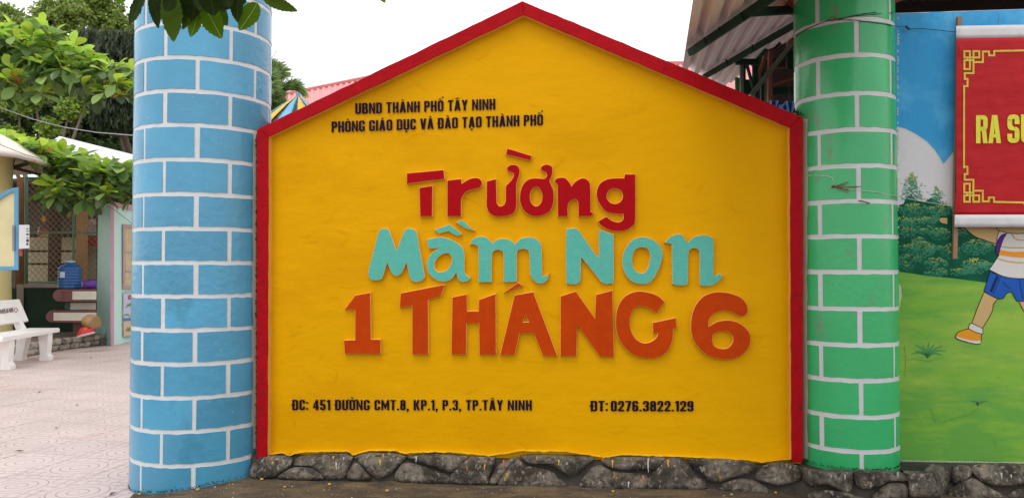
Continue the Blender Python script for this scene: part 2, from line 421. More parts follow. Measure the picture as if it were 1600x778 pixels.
A_ = (620, 220, 4.1026); B_ = (560, 340, 5.3333); C_ = (860, 340, 5.5172); D_ = (520, 430, 4.7059); E_ = (850, 440, 4.7059)
def ell(cx, cy, rx, ry, n=18): return [(cx+rx*math.cos(2*math.pi*i/n), cy+ry*math.sin(2*math.pi*i/n)) for i in range(n)]
def sc(pts, o): return [(x/o[2]+o[0], y/o[2]+o[1]) for x, y in pts]
LET = [
 ('red_letter', A_, [("63,207c 303,185c 308,247c 62,279c", ''), ("143,300c 231,286c 229,487c 148,487c", '')], 'raised crimson letter T'),
 ('red_letter', A_, [("322,253c 415,242c 418,272c 470,242 520,237 547,262 540,298 505,310 455,325 425,355 415,392 415,487c 322,487c", '')], 'raised crimson letter r'),
 ('red_letter', A_, [("575,258c 638,243c 641,330 643,392 652,412 668,418 686,408 696,385c 697,288c 735,248 747,212 712,196 706,170 738,152 775,160 790,190 784,232 769,285 768,420 745,468 680,487 610,478 576,430 574,340", '')], 'raised crimson letter u with a horn'),
 ('red_letter', A_, [("945,242c 960,225 952,203 925,190 925,165 960,150 995,165 1000,200 992,235 983,262 1006,320 1005,400 975,460 900,487 830,465 790,400 790,330 815,270 865,240", 'E893,358,38,60'), ("707,47c 867,96c 860,129c 697,90c", '')], 'raised crimson letter o with a horn and a falling accent'),
 ('red_letter', A_, [("1010,258 1030,238 1075,236 1105,262 1120,288c 1145,260 1190,238 1230,255 1243,300 1245,440 1250,455 1264,463 1245,487c 1163,487c 1161,420 1158,392 1140,376 1108,395 1098,430 1100,487c 1030,487c 1028,285c", '')], 'raised crimson letter n'),
 ('red_letter', A_, [("1460,213c 1531,213c 1531,500 1510,550 1450,580 1370,575 1310,545 1287,517c 1343,483c 1380,510 1420,520 1448,505 1450,472c 1400,470 1340,455 1295,400 1278,340 1300,275 1360,242 1455,238c", 'E1397,355,50,48')], 'raised crimson letter g'),
 ('teal', B_, [("172,110 205,88 250,98 275,150 318,272c 368,140 395,95 440,90 485,115 500,190 550,460 545,510 500,537 450,530 425,490 400,375c 365,455 320,490 275,460 240,378c 205,490 180,520 110,520 80,480 85,430 150,180", '')], 'raised turquoise letter M'),
 ('teal', B_, [("568,183c 640,165 720,165 800,195 860,240 885,300 885,430 895,470 935,500 910,530 870,538 835,520 815,460c 775,515 710,535 640,515 585,465 567,390 590,320 635,275 680,255c 585,262c", 'P650,350 700,308 750,300 775,330 770,385 735,435 680,452 645,435 635,395'), ("628,103c 755,55c 860,132 820,152 750,115c 670,134c", ''), ("808,42c 862,17c 973,115c 900,92", '')], 'raised turquoise letter a with two accents'),
 ('teal', B_, [("927,230c 950,180 1000,157 1060,160 1105,195 1118,212c 1150,185 1210,172 1265,185 1305,218c 1350,175 1420,160 1480,175 1520,215 1530,290 1535,470 1550,485 1593,462c 1575,520 1530,552 1480,540 1440,500 1428,440 1423,300 1400,268 1360,264 1328,280 1322,320 1322,535c 1208,540c 1207,310 1190,280 1160,270 1125,285 1115,320 1112,540c 1000,540c 998,240c 960,225", '')], 'raised turquoise letter m'),
 ('teal', C_, [("133,130 160,95 215,90 250,115 395,320 415,332c 415,100c 547,145c 548,540 520,568 480,573 440,560 410,520 267,345c 262,530 245,565 200,577 155,570 133,530", '')], 'raised turquoise letter N'),
 ('teal', C_, [("800,165 880,185 945,240 970,310 950,410 900,510 850,565 780,575 700,550 640,480 618,390 630,300 680,215 740,175", 'P790,258 840,275 858,330 848,400 820,460 785,477 740,460 712,410 708,350 725,290 755,265')], 'raised turquoise letter o'),
 ('teal', C_, [("980,218c 1030,165 1080,142 1130,145 1160,180 1185,215c 1220,175 1290,150 1350,152 1400,175 1410,230 1410,480 1425,490c 1460,485 1495,500c 1440,560 1380,588 1310,588 1285,560 1285,330 1275,280 1240,266 1205,280 1192,320 1188,545 1170,580 1110,587 1060,575 1048,540 1045,230c", '')], 'raised turquoise letter n'),
 ('orange', D_, [("85,250c 165,145c 278,125c 283,468c 355,470c 353,580c 85,578c 80,475c 163,473c 163,257c", '')], 'raised orange digit 1'),
 ('orange', D_, [("497,130c 828,65c 795,155c 703,182c 705,583c 582,581c 582,225c 490,240c", '')], 'raised orange letter T'),
 ('orange', D_, [("877,160c 988,137c 990,262c 1070,262c 1073,178c 1200,133c 1203,585c 1077,585c 1073,352c 986,352c 983,583c 870,581c", '')], 'raised orange letter H'),
 ('orange', D_, [("1335,145c 1475,120c 1653,592c 1545,592c 1475,425c 1375,428c 1340,585c 1228,585c", 'C1418,286 1440,342 1400,342'), ("1365,50c 1398,78c 1255,131c", '')], 'raised orange letter A with a rising accent'),
 ('orange', E_, [("120,105c 235,68c 375,270c 380,95c 505,60c 517,555c 410,553c 245,315c 240,547c 118,547c", '')], 'raised orange letter N'),
 ('orange', E_, [("890,150c 830,235c 770,195 700,180 655,210 633,280 640,350 670,410 720,445 770,445 820,415 835,380c 800,378c 797,300c 970,263c 980,340c 952,345c 945,430 910,510 840,555 750,562 660,540 590,480 540,400 525,300 540,190 590,110 680,70 780,80 850,110", '')], 'raised orange letter G'),
 ('orange', E_, [("1500,215 1480,250 1440,255 1390,230 1330,213 1260,230 1215,280 1212,325c 1280,290 1370,283 1450,310 1510,370 1520,440 1490,510 1420,560 1330,572 1220,550 1140,490 1090,410 1078,310 1100,200 1160,115 1250,77 1350,80 1440,110 1490,160", 'P1240,430 1250,385 1300,365 1350,368 1385,400 1385,445 1350,485 1300,490 1255,470')], 'raised orange digit 6'),
]
for mk, o, pieces, lab in LET:
    parent = wall
    lpar = None
    for k, (s_, hole) in enumerate(pieces):
        outer = parse(s_, *o)
        hs = []
        if hole.startswith('E'):
            a = [float(q) for q in hole[1:].split(',')]; hs = [sc(ell(*a), o)]
        elif hole.startswith('P'): hs = [parse(hole[1:], *o)]
        elif hole.startswith('C'): hs = [sc([tuple(map(float, q.split(','))) for q in hole[1:].split()], o)]
        mb = MB(); solid(mb, outer, hs, .027, -.006, WL, cham=.75, ms=1)
        big = k == 0
        ob_ = mb.build('letter' if big else ('letter_bar' if mk == 'red_letter' and 'T' in lab else 'accent'), [M[mk], M['rim']], wall if big else lpar)
        if big: ob_['label'] = lab; lpar = ob_
mb = MB()
write(mb, 'UBND THÀNH PHỐ TÂY NINH', 555, 178.6, 774, 171.6, 17, .007, W, gap=.085)
mb.build('painted_lettering', M['ink'], wall)['label'] = 'dark painted line UBND THÀNH PHỐ TÂY NINH'
mb = MB(); write(mb, 'PHÒNG GIÁO DỤC VÀ ĐÀO TẠO THÀNH PHỐ', 518, 207.2, 848.5, 196, 17, .007, W, gap=.085)
mb.build('painted_lettering', M['ink'], wall)['label'] = 'dark painted line PHÒNG GIÁO DỤC VÀ ĐÀO TẠO THÀNH PHỐ'
mb = MB(); write(mb, 'ĐC: 451 ĐƯỜNG CMT.8, KP.1, P.3, TP.TÂY NINH', 456.5, 640.3, 831, 640.8, 16.3, .007, W, gap=.095, wsp=.3)
mb.build('painted_lettering', M['ink'], wall)['label'] = 'dark painted address line beginning ĐC'
mb = MB(); write(mb, 'ĐT: 0276.3822.129', 922.7, 642.2, 1083.6, 642.4, 16.6, .007, W, gap=.075, wsp=.14)
mb.build('painted_lettering', M['ink'], wall)['label'] = 'dark painted telephone line beginning ĐT'

# ================================================================== PILLARS
def pillar(name, label, cx, cd_, r, zb, zt, rows_y, frontx, A, B, firstA, brickmat, capz, capr, capm, labels):
    """cx, cd_: centre in camera-aligned coordinates; A/B: px of the joints seen in alternate courses"""
    c = CW(cx, cd_, 0); root = thing(name, label, 'pillar', (c.x, c.y, zb))
    mb = MB(); mb.lathe((c.x, c.y, 0), [(r-.0035, zb-.1), (r-.0035, zt)], 64); core = mb.build('pillar_core', M['white_joint'], root, smooth=True)
    fd = cd_-r
    zs = [P(frontx, y, fd/FH.dot(ray(frontx, y))).z for y in rows_y]
    def ang(px, y=400):
        rr = ray(px, y); dx, dy = rr.x, rr.y; ox, oy = CAM.x-c.x, CAM.y-c.y
        a = dx*dx+dy*dy; b = 2*(ox*dx+oy*dy); q = ox*ox+oy*oy-r*r; disc = b*b-4*a*q
        if disc < 0: disc = 0
        t_ = (-b-math.sqrt(disc))/(2*a); return math.atan2(oy+dy*t_, ox+dx*t_)
    sets = []
    for S_ in (A, B):
        th = sorted(ang(x) for x in S_); sp = 2*math.pi-(th[-1]-th[0]); base = (th[-1]-th[0])/(len(th)-1) if len(th) > 1 else 1.57
        n = max(2, round(sp/base)); th += [th[-1]+sp*(k)/n for k in range(1, n)]; sets.append(th)
    allz = zs[:]; dz = zs[0]-zs[1]
    top = zs[0]
    while top+dz < zt-.02: top += dz; allz.insert(0, top)
    extra_top = len(allz)-len(zs)
    while allz[-1]-dz > zb-.05: allz.append(allz[-1]-dz)
    allz = [zt] + allz + [zb-.08]
    g = .0138; ii = 0
    for k in range(len(allz)-1):
        z1, z0 = allz[k]-g, allz[k+1]+g
        if z1-z0 < .02: continue
        th = sets[0] if ((k-1-extra_top) % 2 == (0 if firstA else 1)) else sets[1]
        th = sorted(th); n = len(th)
        for q in range(n):
            a0 = th[q]; a1 = th[(q+1) % n] + (2*math.pi if q == n-1 else 0)
            ga = g/r; a0 += ga*random.uniform(.8, 1.25); a1 -= ga*random.uniform(.8, 1.25)
            m_ = 9; rows = []; seed = random.random()*50
            wb = lambda u, s_: .0055*noise.noise(Vector((u*9, seed, s_)))
            mbb = MB(); v = []; nr = []
            for j in range(m_+1):
                a = a0+(a1-a0)*j/m_
                zz0, zz1 = z0+wb(a, 0), z1+wb(a, 7)
                aa0 = a + (0 if 0 < j < m_ else wb(z0*3, 3)); aa1 = a + (0 if 0 < j < m_ else wb(z1*3, 4))
                for (aa, zz) in ((aa0, zz0), (aa1, zz1)): v.append(Vector((c.x+r*math.cos(aa), c.y+r*math.sin(aa), zz)))
            outn = len(v)
            v2 = [Vector((c.x+(p.x-c.x)*(r-.006)/r, c.y+(p.y-c.y)*(r-.006)/r, p.z)) for p in v]
            f = [(2*j, 2*j+2, 2*j+3, 2*j+1) for j in range(m_)]
            sv = v + v2; o_ = outn
            fs = []
            for j in range(m_): fs += [(2*j, 2*j+o_, 2*j+2+o_, 2*j+2), (2*j+1, 2*j+3, 2*j+3+o_, 2*j+1+o_)]
            fs += [(0, 1, 1+o_, o_), (2*m_, 2*m_+o_, 2*m_+1+o_, 2*m_+1)]
            mbb.add(v, f); mbb.add(sv, fs)
            o = mbb.build('brick', brickmat, root, smooth=True)
            nn = []
            for vi, p in enumerate(mbb.v):
                if vi < outn: nn.append(Vector((p.x-c.x, p.y-c.y, 0)).normalized())
                else: nn.append(Vector((0, 0, 0)))
            o.data.normals_split_custom_set_from_vertices([tuple(x) for x in nn])
            ii += 1
    mb = MB(); mb.lathe((c.x, c.y, 0), [(.01, capz+.5), (capr*.5, capz+.42), (capr*.85, capz+.22), (capr, capz+.03), (capr*.985, capz), (r-.02, capz+.015)], 40)
    mb.build('pillar_cap', capm, root, smooth=True)
    return root, c
M['salmon'] = mat('salmon cap paint', (.50, .11, .075), .5, .2, 30)
rows_b = [36, 89.5, 142, 195, 249, 303, 357, 410.5, 463, 516, 569, 622, 675, 728]
bp, BC = pillar('blue_pillar', 'thick round pillar painted with light blue bricks at left end of yellow wall', -.3657*5.67, 5.28, .432, -.03, 3.62, rows_b, 272,
       (255, 358.5), (223, 306, 397), True, M['blue_brick'], 3.63, .62, M['salmon'], None)
rows_g = [29.7, 85.5, 145.5, 202, 258.5, 314, 369, 425, 483, 539.4, 595, 652, 706]
gp, GC = pillar('green_pillar', 'slimmer round pillar painted with green bricks between yellow wall and mural', 2.086, 4.92, .296, .215, 3.13, rows_g, 1362,
       (1281, 1396), (1343,), False, M['green_brick'], 3.135, .47, M['salmon'], None)
# grime and moss line at feet of the pillars, white streak along the green pillar's left
mb = MB()
for i in range(150):
    a = -2.9+2.6*random.random(); z = .222+abs(random.gauss(0, .006)); r_ = .2965
    p = Vector((GC.x+r_*math.cos(a), GC.y+r_*math.sin(a), z)); mb.tube([p, p+Vector((random.uniform(-.008, .008), -.001, random.uniform(.002, .010)))], .0016, 4)
mb.build('moss_line', M['moss'], gp)
mb = MB()
for i in range(200):
    a = -2.9+2.4*random.random()
    p = Vector((BC.x+.4325*math.cos(a), BC.y+.434*math.sin(a), 0)); 
    zg = .072 - .085*max(0, min(1, (BC.x+.25-p.x)/.7))
    p.z = zg+abs(random.gauss(0, .009))-.004; mb.tube([p, p+Vector((random.uniform(-.006, .006), -.001, random.uniform(.001, .006)))], .0018, 4)
mb.build('grime_line', M['moss'], bp)
def edge_strip(root, C_, r_, px0, px1, y0, y1, seed):
    mb = MB(); v = []; n = 40
    def hit(px, py):
        rr = ray(px, py); ox, oy = CAM.x-C_.x, CAM.y-C_.y; a = rr.x**2+rr.y**2; b = 2*(ox*rr.x+oy*rr.y); q = ox*ox+oy*oy-(r_+.0012)**2
        return CAM+rr*((-b-math.sqrt(max(0, b*b-4*a*q)))/(2*a))
    for i in range(n+1):
        y = y0+(y1-y0)*i/n; w_ = noise.noise(Vector((seed, i*.35, 0)))
        for k in range(4): v.append(hit(px0+(px1-px0)*k/3+(w_*1.6 if k in (0, 3) else 0)*(1 if k == 3 else .5), y))
    mb.add(v, [(4*i+k, 4*i+k+1, 4*i+k+5, 4*i+k+4) for i in range(n) for k in range(3)]); mb.build('edge_band', M['white_joint'], root, smooth=True)
edge_strip(gp, GC, .296, 1253, 1261.5, 186, 716, 3.3)
edge_strip(bp, BC, .432, 395.5, 402, 208, 700, 7.1)

# ================================================================== STONE PLINTH
ztop = .226
def bulge(x):
    d = abs(x-GC.x); s = max(0, min(1, (.50-d)/.2)); s = s*s*(3-2*s)
    return .24*s
def plf(px, py, add=0.0):
    off = .05
    for _ in range(8):
        p = W(px, py, off); off = .035+.085*max(0, min(1.3, (ztop-p.z)/.18)) + bulge(p.x) + add
    return W(px, py, off)
pl = thing('stone_plinth', 'low plinth of dark rounded stones under the yellow wall, green pillar and mural', 'stone plinth', (.6, 0, .05))
mb = MB(); v = []; NX = 150; rowsy = [706, 716, 730, 745, 760, 775, 792]
for i in range(NX+1):
    px = 392+(1760-392)*i/NX
    for y in rowsy:
        yt = y + 14*(px-400)/1200
        p = plf(px, yt, -.022); p.y += .008*noise.noise(p*9); p.z = min(p.z, .207+.004*noise.noise(p*7)); v.append(p)
    b_ = plf(px, 706+14*(px-400)/1200, -.034); v.append(Vector((b_.x, .15, min(b_.z, .21))))
k = len(rowsy)+1; order = [k-1]+list(range(k-1))
f = [(i*k+order[j], (i+1)*k+order[j], (i+1)*k+order[j+1], i*k+order[j+1]) for i in range(NX) for j in range(k-1)]
mb.add(v, [q[::-1] for q in f]); mb.build('mortar_bed', M['mortar'], pl, smooth=True)
s1, s2, s3 = (380, 680, 3.636), (800, 680, 3.636), (1180, 700, 3.81)
ST = [(s1, "45,235 65,150 100,115 220,108 275,128 270,165 200,215 160,238"), (s1, "285,165 330,118 480,98 615,103 600,170 575,238 470,240 430,200 380,175 340,172"),
 (s1, "195,243 270,190 340,180 400,190 455,245"), (s1, "640,115 720,95 850,92 925,108 900,150 870,180 830,215 780,238 740,230 690,180 645,140"),
 (s1, "590,242 640,155 690,205 720,244"), (s1, "870,250 885,185 925,155 1000,170 1080,200 1160,225 1160,268 1000,270"),
 (s1, "935,118 1050,98 1180,103 1270,116 1262,150 1185,205 1110,185 1000,150"), (s1, "1185,268 1190,215 1280,130 1340,122 1420,120 1420,170 1390,235 1380,278"),
 (s1, "1400,268 1425,215 1460,165 1540,122 1555,130 1500,185 1445,268"),
 (s2, "-80,278 -55,200 0,142 40,132 60,168 130,182 210,198 260,240 310,285 200,290"), (s2, "50,112 160,97 300,99 460,125 420,165 370,215 320,225 260,190 205,165 100,160"),
 (s2, "385,290 420,225 470,175 510,172 560,200 620,212 755,222 750,300 550,305"), (s2, "520,137 640,115 860,125 840,165 800,195 700,195 600,190 540,170"),
 (s2, "775,295 790,230 850,165 900,130 985,138 1040,215 1105,295 950,305"), (s2, "1000,138 1150,129 1380,158 1345,210 1250,240 1150,265 1100,235 1040,185"),
 (s2, "1165,308 1240,258 1330,248 1400,272 1440,316 1300,320"),
 (s3, "5,172 60,98 200,82 255,118 260,190 150,215 90,210"), (s3, "268,100 330,88 450,102 570,125 575,180 560,255 500,250 430,215 340,225 290,190"),
 (s3, "300,280 370,252 450,252 560,268 650,305 320,308"), (s3, "595,140 720,122 850,110 905,190 800,198 700,238 615,228"),
 (s3, "700,300 780,218 885,215 905,285 860,305"), (s3, "918,262 910,170 870,108 1000,88 1150,112 1172,160 1132,230 1100,285 950,290"),
 (s3, "1150,290 1182,228 1290,178 1360,218 1480,290 1300,305"), (s3, "1290,108 1400,92 1600,102 1650,200 1500,222 1380,207 1310,160"),
 (s3, "1180,112 1265,108 1280,160 1200,208 1172,180"), (s3, "1520,300 1540,252 1640,238 1800,240 1790,300"), (s3, "-5,245 0,218 50,225 80,262 30,270"),
 (s3, "1680,110 1790,100 1900,108 1930,190 1800,225 1690,215"), (s3, "1950,108 2080,100 2140,160 2100,280 1970,285 1930,225")]
for q, (o, s_) in enumerate(ST):
    pts = parse(s_, *o, seg=3)
    kx = sum(p[0] for p in pts)/len(pts); ky = sum(p[1] for p in pts)/len(pts)
    pts = [(x+1.6*(x-kx)/max(6, math.hypot(x-kx, y-ky)), y+(1.3*(y-ky)/max(6, math.hypot(x-kx, y-ky)) if y > 712 else 0)) for x, y in pts]
    cx = sum(p[0] for p in pts)/len(pts); cy = sum(p[1] for p in pts)/len(pts)
    mb = MB(); rings = [(1.0, -.03), (.985, .004), (.9, .021), (.70, .033), (.4, .039)]
    v = []
    for (s, d) in rings:
        for (x, y) in pts:
            X, Y = cx+(x-cx)*s, cy+(y-cy)*s
            p = plf(X, Y, d - (.03 if Y < 712 else 0))
            p += Vector((0, -1, .3))*(.016*noise.noise(p*14+Vector((q, 0, 0))))
            p.z = min(p.z, .238); v.append(p)
    v.append(plf(cx, cy, .038)); n = len(pts); K = len(rings)
    f = [(r_*n+i, r_*n+(i+1) % n, (r_+1)*n+(i+1) % n, (r_+1)*n+i) for r_ in range(K-1) for i in range(n)]
    f += [((K-1)*n+i, (K-1)*n+(i+1) % n, K*n) for i in range(n)]
    mb.add(v, f); mb.build('stone', M['stone'], pl, smooth=True)
# yellow paint slopped over the top of the stones
mb = MB(); L = []
M['slop'] = mat('yellow paint slop', (.70, .42, .01), .45, .3, 50)
top_y = [(418, 711), (440, 708), (452, 713), (470, 707), (512, 706), (545, 706), (551, 712), (575, 705), (615, 704), (632, 709), (680, 706), (730, 709), (764, 713), (800, 708), (812, 705), (882, 706), (930, 713), (942, 716), (975, 711), (1037, 713), (1110, 716), (1170, 720), (1190, 723), (1215, 720), (1236, 718)]
up = [(x, y-6) for x, y in top_y]
def yat(x):
    for (a, b) in zip(top_y, top_y[1:]):
        if a[0] <= x <= b[0]: return a[1]+(b[1]-a[1])*(x-a[0])/(b[0]-a[0])
    return top_y[-1][1]
xs = [418+i*3.3 for i in range(249)]
v = []
for x in xs:
    y = yat(x)-2.2+random.uniform(-.5, .5); lw = 1.1+1.8*abs(noise.noise(Vector((x*.05, 0, 0))))
    a = W(x, y-1.2, .0); b = plf(x, y+.4, -.012); c = plf(x, y+lw, -.004)
    v += [a, b, c]
f = [(3*i+j, 3*i+j+1, 3*i+4+j, 3*i+3+j) for i in range(len(xs)-1) for j in range(2)]
mb.add(v, f); mb.build('paint_slop', M['slop'], wall, smooth=True)
# drips on the stones
drips = [(594, 718, 14, 'y'), (599, 708, 8, 'y'), (730, 728, 10, 'o'), (764, 716, 25, 'y'), (757, 725, 12, 'y'), (787, 718, 12, 'o'), (839, 712, 8, 'y'), (854, 714, 10, 'o'), (873, 718, 10, 'y'),
         (941, 713, 8, 'o'), (957, 718, 12, 'y'), (987, 713, 16, 'y'), (1013, 715, 20, 'w'), (1044, 718, 18, 'y'), (1005, 742, 14, 'o'), (948, 728, 14, 'w'), (982, 752, 12, 'w'), (1235, 728, 7, 'w'),
         (1298, 740, 9, 'w'), (1311, 738, 8, 'w'), (1320, 741, 9, 'w'), (1403, 737, 14, 'w'), (1565, 738, 17, 'w'), (1548, 728, 5, 'w'), (1580, 741, 6, 'w'), (521, 712, 5, 'y'), (537, 714, 6, 'w'), (505, 714, 5, 'y'), (650, 712, 10, 'w'), (525, 722, 12, 'w')]
DM = {'y': M['slop'], 'o': mat('orange drip', (.5, .13, .03), .6), 'w': mat('pale drip', (.55, .53, .48), .6)}
for (x, y, L_, c) in drips[::2]+drips[1::4]:
    L_ *= random.uniform(.5, 1.1)
    mb = MB(); n = 5; v = []
    for i in range(n+1):
        u = i/n; wd = (1.2*(1-u*.7))*(1+.3*random.random()); yy = y+L_*u; xx = x+random.uniform(-.6, .6)
        v += [plf(xx-wd, yy, .040), plf(xx, yy, .046), plf(xx+wd, yy, .040)]
    f = [(3*i+j, 3*i+3+j, 3*i+4+j, 3*i+1+j) for i in range(n) for j in range(2)]
    mb.add(v, f); mb.build('paint_drip', DM[c], pl, smooth=True)

# ================================================================== GROUND
M['patio'] = mat('pale pink paving far', (.60, .475, .445), .85, .3, 60, .12, 2.5)
def patio_tile_mat():
    m = mat('pale pink stamped tile', (.585, .48, .455), .8, .25, 80, .09, 1.3, .2, rnd=.04, dirt=[((.55, .36, .31), 1.1, .34, None), ((.40, .30, .27), 30, .27, None)])
    n = m.node_tree.nodes; l = m.node_tree.links
    b = [x for x in n if x.type == 'BSDF_PRINCIPLED'][0]
    tc = n.new('ShaderNodeTexCoord'); sep = n.new('ShaderNodeSeparateXYZ'); l.new(tc.outputs['Object'], sep.inputs[0])
    vm = n.new('ShaderNodeVectorMath'); vm.operation = 'LENGTH'
    cb = n.new('ShaderNodeVectorMath'); cb.operation = 'MULTIPLY'; cb.inputs[1].default_value = (1, 1, 0)
    l.new(tc.outputs['Object'], cb.inputs[0]); l.new(cb.outputs[0], vm.inputs[0])
    # engraved rings round the tile's middle and fine diagonal squares
    mu = n.new('ShaderNodeMath'); mu.operation = 'MULTIPLY'; mu.inputs[1].default_value = 17; l.new(vm.outputs['Value'], mu.inputs[0])
    fr = n.new('ShaderNodeMath'); fr.operation = 'FRACT'; l.new(mu.outputs[0], fr.inputs[0])
    g1 = n.new('ShaderNodeMath'); g1.operation = 'LESS_THAN'; g1.inputs[1].default_value = .14; l.new(fr.outputs[0], g1.inputs[0])
    outs = [g1]
    for ch in 'XY':
        m1 = n.new('ShaderNodeMath'); m1.operation = 'MULTIPLY'; m1.inputs[1].default_value = 12; l.new(sep.outputs[ch], m1.inputs[0])
        f1 = n.new('ShaderNodeMath'); f1.operation = 'FRACT'; l.new(m1.outputs[0], f1.inputs[0])
        s1_ = n.new('ShaderNodeMath'); s1_.operation = 'LESS_THAN'; s1_.inputs[1].default_value = .10; l.new(f1.outputs[0], s1_.inputs[0]); outs.append(s1_)
    mx1 = n.new('ShaderNodeMath'); mx1.operation = 'MAXIMUM'; l.new(outs[1].outputs[0], mx1.inputs[0]); l.new(outs[2].outputs[0], mx1.inputs[1])
    ins_ = n.new('ShaderNodeMath'); ins_.operation = 'GREATER_THAN'; ins_.inputs[1].default_value = .2; l.new(vm.outputs['Value'], ins_.inputs[0])
    mm = n.new('ShaderNodeMath'); mm.operation = 'MULTIPLY'; l.new(mx1.outputs[0], mm.inputs[0]); l.new(ins_.outputs[0], mm.inputs[1])
    lt = n.new('ShaderNodeMath'); lt.operation = 'LESS_THAN'; lt.inputs[1].default_value = .225; l.new(vm.outputs['Value'], lt.inputs[0])
    rg = n.new('ShaderNodeMath'); rg.operation = 'MULTIPLY'; l.new(g1.outputs[0], rg.inputs[0]); l.new(lt.outputs[0], rg.inputs[1])
    mx2 = n.new('ShaderNodeMath'); mx2.operation = 'MAXIMUM'; l.new(mm.outputs[0], mx2.inputs[0]); l.new(rg.outputs[0], mx2.inputs[1])
    src = b.inputs['Base Color'].links[0].from_socket
    mc = n.new('ShaderNodeMixRGB'); mc.inputs[2].default_value = (.20, .14, .12, 1); l.new(src, mc.inputs[1])
    m8 = n.new('ShaderNodeMath'); m8.operation = 'MULTIPLY'; m8.inputs[1].default_value = .6; l.new(mx2.outputs[0], m8.inputs[0])
    l.new(m8.outputs[0], mc.inputs[0]); l.new(mc.outputs[0], b.inputs['Base Color'])
    return m
M['tile'] = patio_tile_mat()
M['tile_joint'] = mat('tile joint', (.27, .20, .18), .95)
mb = MB(); mb.add([(-150, -60, -.006), (150, -60, -.006), (150, 300, -.006), (-150, 300, -.006)], [(0, 1, 2, 3)])
patio = struct(mb.build('patio', M['tile_joint'], base=(-3.5, 0, -.006)))
ta = YAW + R(-17); ex = Vector((math.cos(ta), math.sin(ta), 0)); ey = Vector((-math.sin(ta), math.cos(ta), 0)); TS = .5
cands = []
o0 = CW(-4.2, 7, 0)
for i in range(-60, 60):
    for j in range(-60, 60):
        c = o0 + ex*(i*TS) + ey*(j*TS); q = c-CAM; d = q.dot(FH); x = q.dot(RT)
        if d < .6 or d > 26: continue
        px = 800+F*x/d
        if px > 430 or px < -420 or x < -11.5: continue
        sc_ = 1 if -40 < px < 250 and d > 3.8 else 3
        cands.append((d*sc_, c))
cands.sort(key=lambda t: t[0])
tm = None
hs = TS/2-.003
near, rest = cands[:290], cands[290:]
for d, c in near:
    if tm is None:
        m1 = MB(); X, Y = ex*hs, ey*hs
        v = [-X-Y, X-Y, X+Y, -X+Y]; top = [q*1 + ZZ*0 for q in v]; bt = [q*1.006 - ZZ*.006 for q in v]
        m1.add(top+bt, [(0, 1, 2, 3)]+[(i, i+4, (i+1) % 4+4, (i+1) % 4) for i in range(4)])
        o = m1.build('tile', M['tile'], None); tm = o.data; o.parent = patio; o.location = c - Vector((-3.5, 0, -.006)) + Vector((0, 0, .0)); continue
    o = bpy.data.objects.new('tile', tm); COL.objects.link(o); o.parent = patio
    o.location = c - Vector((-3.5, 0, -.006)) + Vector((0, 0, random.uniform(-.0012, .0012)))
mb = MB()
for d, c in rest:
    X, Y = ex*hs, ey*hs; v = [c-X-Y, c+X-Y, c+X+Y, c-X+Y]; mb.add(v, [(0, 1, 2, 3)])
o = mb.build('paving_tiles', M['patio'], patio); o['kind'] = 'stuff'
mb = MB(); mb.add([CW(-12, 24, -.002), CW(16, 24, -.002), CW(60, 120, -.002), CW(-80, 120, -.002)], [(0, 1, 2, 3)])
struct(mb.build('far_ground', M['patio'], base=(0, 30, 0)))
for k, (x, y) in enumerate([(88, 668), (142, 559), (120, 633), (62, 613), (176, 772), (30, 705)]):
    c = G(x, y, .006); rl_ = random.Random(k); a = rl_.uniform(0, 6); e = Vector((math.cos(a), math.sin(a), 0)); g_ = Vector((-math.sin(a), math.cos(a), 0)); mb = MB(); s_ = .035
    mb.add([c-e*s_, c+g_*s_*.35+ZZ*.012, c+e*s_+ZZ*.008, c-g_*s_*.35+ZZ*.012, c+ZZ*.003], [(0, 4, 1), (1, 4, 2), (2, 4, 3), (3, 4, 0)])
    if 'dry_leaf' not in M: M['dry_leaf'] = mat('dry leaf', (.16, .09, .04), .8)
    tag(mb.build('fallen_leaf', M['dry_leaf'], base=tuple(c)), 'small dry brown leaf lying on the pale pink paving', 'leaf', 'dry leaves on the paving')
# concrete apron: higher along the wall, falling away to the left
def apz(x, y):
    d = (x-(BC.x-.02))
    e = max(0, min(1, (d+.62)/1.05)); e = e*e*(3-2*e)
    return -.03 + .10*e + .006*noise.noise(Vector((x*2.2, y*2.2, 0))) - .012*max(0, -y-.2)
mb = MB(); NX, NY = 120, 46; v = []
for i in range(NX+1):
    for j in range(NY+1):
        x = BC.x-.72+(5.4+.72-BC.x)*i/NX; y = .25-2.6*j/NY
        v.append(Vector((x, y, apz(x, y)+.003*noise.noise(Vector((x*14, y*14, 3))))))
f = [(i*(NY+1)+j, i*(NY+1)+j+1, (i+1)*(NY+1)+j+1, (i+1)*(NY+1)+j) for i in range(NX) for j in range(NY)]
mb.add(v, f); struct(mb.build('concrete_apron', M['apron'], smooth=True, base=(0, -1, .05)))
def apron_hit(px, py):
    r = ray(px, py); t_ = 3.0
    for _ in range(400):
        p = CAM+r*t_
        if p.z <= apz(p.x, p.y)+.002: break
        t_ += .01
    return p
def pebble_mesh(r, m, c, name, label, cat, grp):
    mb = MB(); n = 8; prof = [(.001, -.6), (.75, -.45), (1, 0), (.8, .42), (.001, .62)]
    mb.lathe((0, 0, 0), [(a*r, b*r) for a, b in prof], n); mb.v = [p*(1+.12*noise.noise(p*60+c)) + c for p in mb.v]
    o = mb.build(name, m, base=c, smooth=True); tag(o, label, cat, grp)
peb = [(402, 746, 'two'), (417, 746, ''), (409, 750, ''), (309, 766, ''), (218, 773, ''), (445, 762, ''), (605, 768, ''), (515, 758, ''), (958, 769, ''), (1143, 774, ''), (1212, 771, '')]
